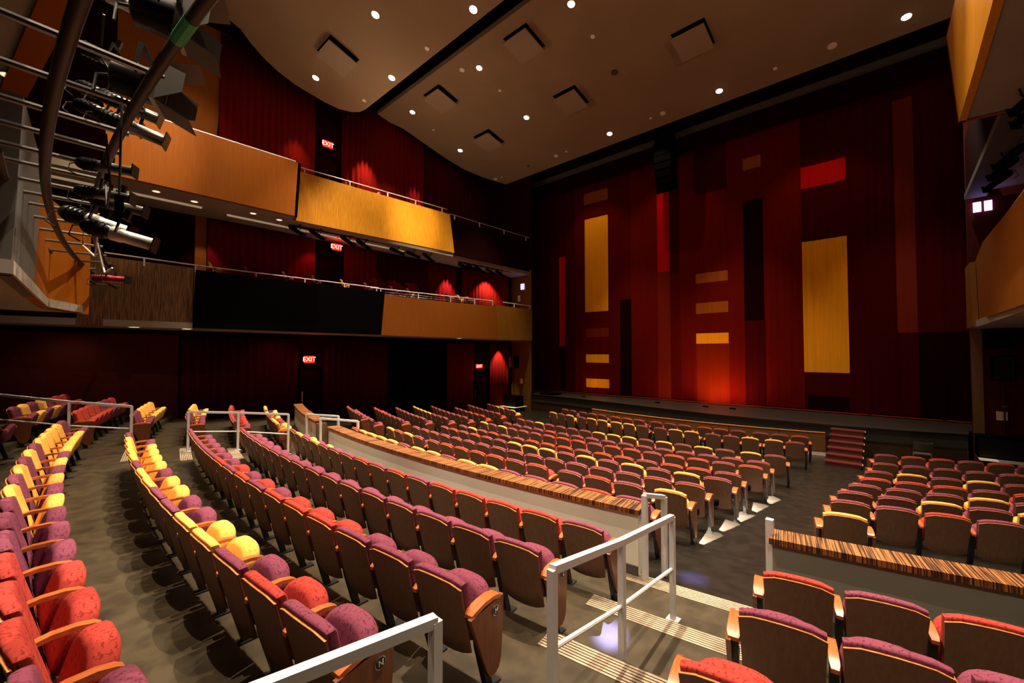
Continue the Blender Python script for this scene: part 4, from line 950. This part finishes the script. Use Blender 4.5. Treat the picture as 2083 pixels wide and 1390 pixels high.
# drapes grazed by small warm spots under the balconies
spot((-18.25,19.1,4.3), (-18.75,19.0,1.2), 420, 62)
spot((-18.0,17.9,8.5), (-18.7,18.0,5.0), 650, 95)
spot((-18.1,14.8,8.5), (-18.7,14.9,5.0), 520, 60, (1,.72,.85))
spot((-18.2,7.4,8.4), (-18.7,7.6,5.5), 30, 90, (1,.2,.1))
spot((-18.0,3.5,8.4), (-18.8,3.5,5.5), 60, 60)
spot((-20.3,11.2,15.4), (-21.1,11.0,9.6), 2600, 50, (1,.62,.36), blend=1)
spot((-20.3,14.4,15.0), (-21.1,14.2,9.6), 1500, 44, (1,.6,.75), blend=1)
spot((-20.3,7.6,15.4), (-21.1,7.6,10.0), 900, 44, (1,.6,.36), blend=1)
spot((-15.5,4.5,15.2), (-21.2,3.0,12), 560, 50, (1,.66,.30), blend=1)
spot((-17.7,.3,4.35), (-18.84,.3,1.9), 22, 120, blend=1)
spot((-17.7,6.0,4.35), (-18.8,6.0,1.9), 14, 120, blend=1)
# curtain
spot((-6.2,19.8,14.9), (-6.9,22.9,1.6), 900, 24, (1,.50,.18), blend=1)
spot((-13.8,19.8,14.9), (-13.8,22.9,7), 330, 80, (1,.7,.42))
spot((-2.3,19.8,14.9), (-2.3,22.9,6), 330, 70, (1,.7,.42))
spot((-9,19.8,14.9), (-9,22.9,7), 330, 80, (1,.7,.42))
for x_, p_ in ((-6.9,260),(-5.7,170),(-9.3,45),(-13.9,30)):
    spot((x_,21.5,1.12), (x_,22.9,2.4), p_, 120, (1,.45,.14), blend=1, soft=.1)  # low lamps added to make the orange glow on the curtain
    e = MB().box(-.12,.12,-.06,.06,0,.05).build('fill_footlight', M['blackmatte'], loc=(x_,21.4,1.0)); tag(e, 'added low black footlight on the stage floor, '+{-6.9:'at the orange glow on the curtain',-5.7:'right of the orange curtain glow',-9.3:'below the long red curtain strip',-13.9:'below the far yellow curtain bars'}[x_], 'fill_footlight')
# theatre spotlight on the pipe rig
spot((-7.5,3.5,16.2), (-5.8,.3,5.5), 9000, 20, (1,.9,.75), blend=.8, soft=.12)
# fill lamps added under the rear top balcony to brighten seat backs and parapet
for x_, p_ in ((-12.0,380),(-8.0,620),(-3.5,520),(.8,820)):
    soffit_light(x_, -.7, 8.745, 'added fill lamp under the rear top balcony, outside the view, number from the side: '+str(int(-x_)) if False else {-12.0:'added fill lamp at the side wall end of the rear top balcony',-8.0:'added fill lamp second from the side wall end, rear top balcony',-3.5:'added fill lamp of the rear top balcony above the near aisle',.8:'added fill lamp of the rear top balcony above the grey parapet rows'}[x_], .13)
    spot((x_,-.7,8.68), (x_+.4,6.2,1.2), p_, 85, (1,.84,.62), blend=.7, soft=.13)
spot((-6.0,-.7,8.68), (-4.6,4.8,1.25), 950, 34, (1,.90,.68), blend=1, soft=.1)  # added fill beams without fixtures, brightening the parapet face
spot((-10.0,-.7,8.68), (-9.2,5.0,1.25), 800, 34, (1,.90,.68), blend=1, soft=.1)
# unseen violet spots added to stand in for reflections on the glossy aisle
spot((-8.96,16.44,15.85), (-1.99,3.48,1.03), 40000, 1.0, (.55,.5,1), blend=1)
spot((-6.5,19.7,15.0), (-1.95,5.51,.8), 40000, 1.3, (.3,.28,1), blend=1)
# uplight added as unseen fill to brighten the ceiling
def area(loc, aim, power, size, color):
    L = bpy.data.lights.new('fill_uplight','AREA'); L.energy = power; L.size = size; L.color = color
    o = bpy.data.objects.new('fill_uplight', L); col.objects.link(o); o.location = loc
    o.rotation_euler = (Vector(aim)-Vector(loc)).to_track_quat('-Z','Y').to_euler()
area((-17.6,9,11.3), (-9,13,16.5), 90, 1.0, (1,.74,.48))
area((2.2,9,11.6), (-6,13,16.5), 110, 1.0, (1,.74,.48))
area((-8,-3,9.6), (-9,5,17), 170, 1.2, (1,.74,.48))
w = bpy.data.worlds.new('world'); sc.world = w; w.use_nodes = True
w.node_tree.nodes['Background'].inputs[0].default_value = (.5,.3,.2,1); w.node_tree.nodes['Background'].inputs[1].default_value = .01
sc.cycles.max_bounces = 5; sc.cycles.diffuse_bounces = 4; sc.cycles.sample_clamp_indirect = 4
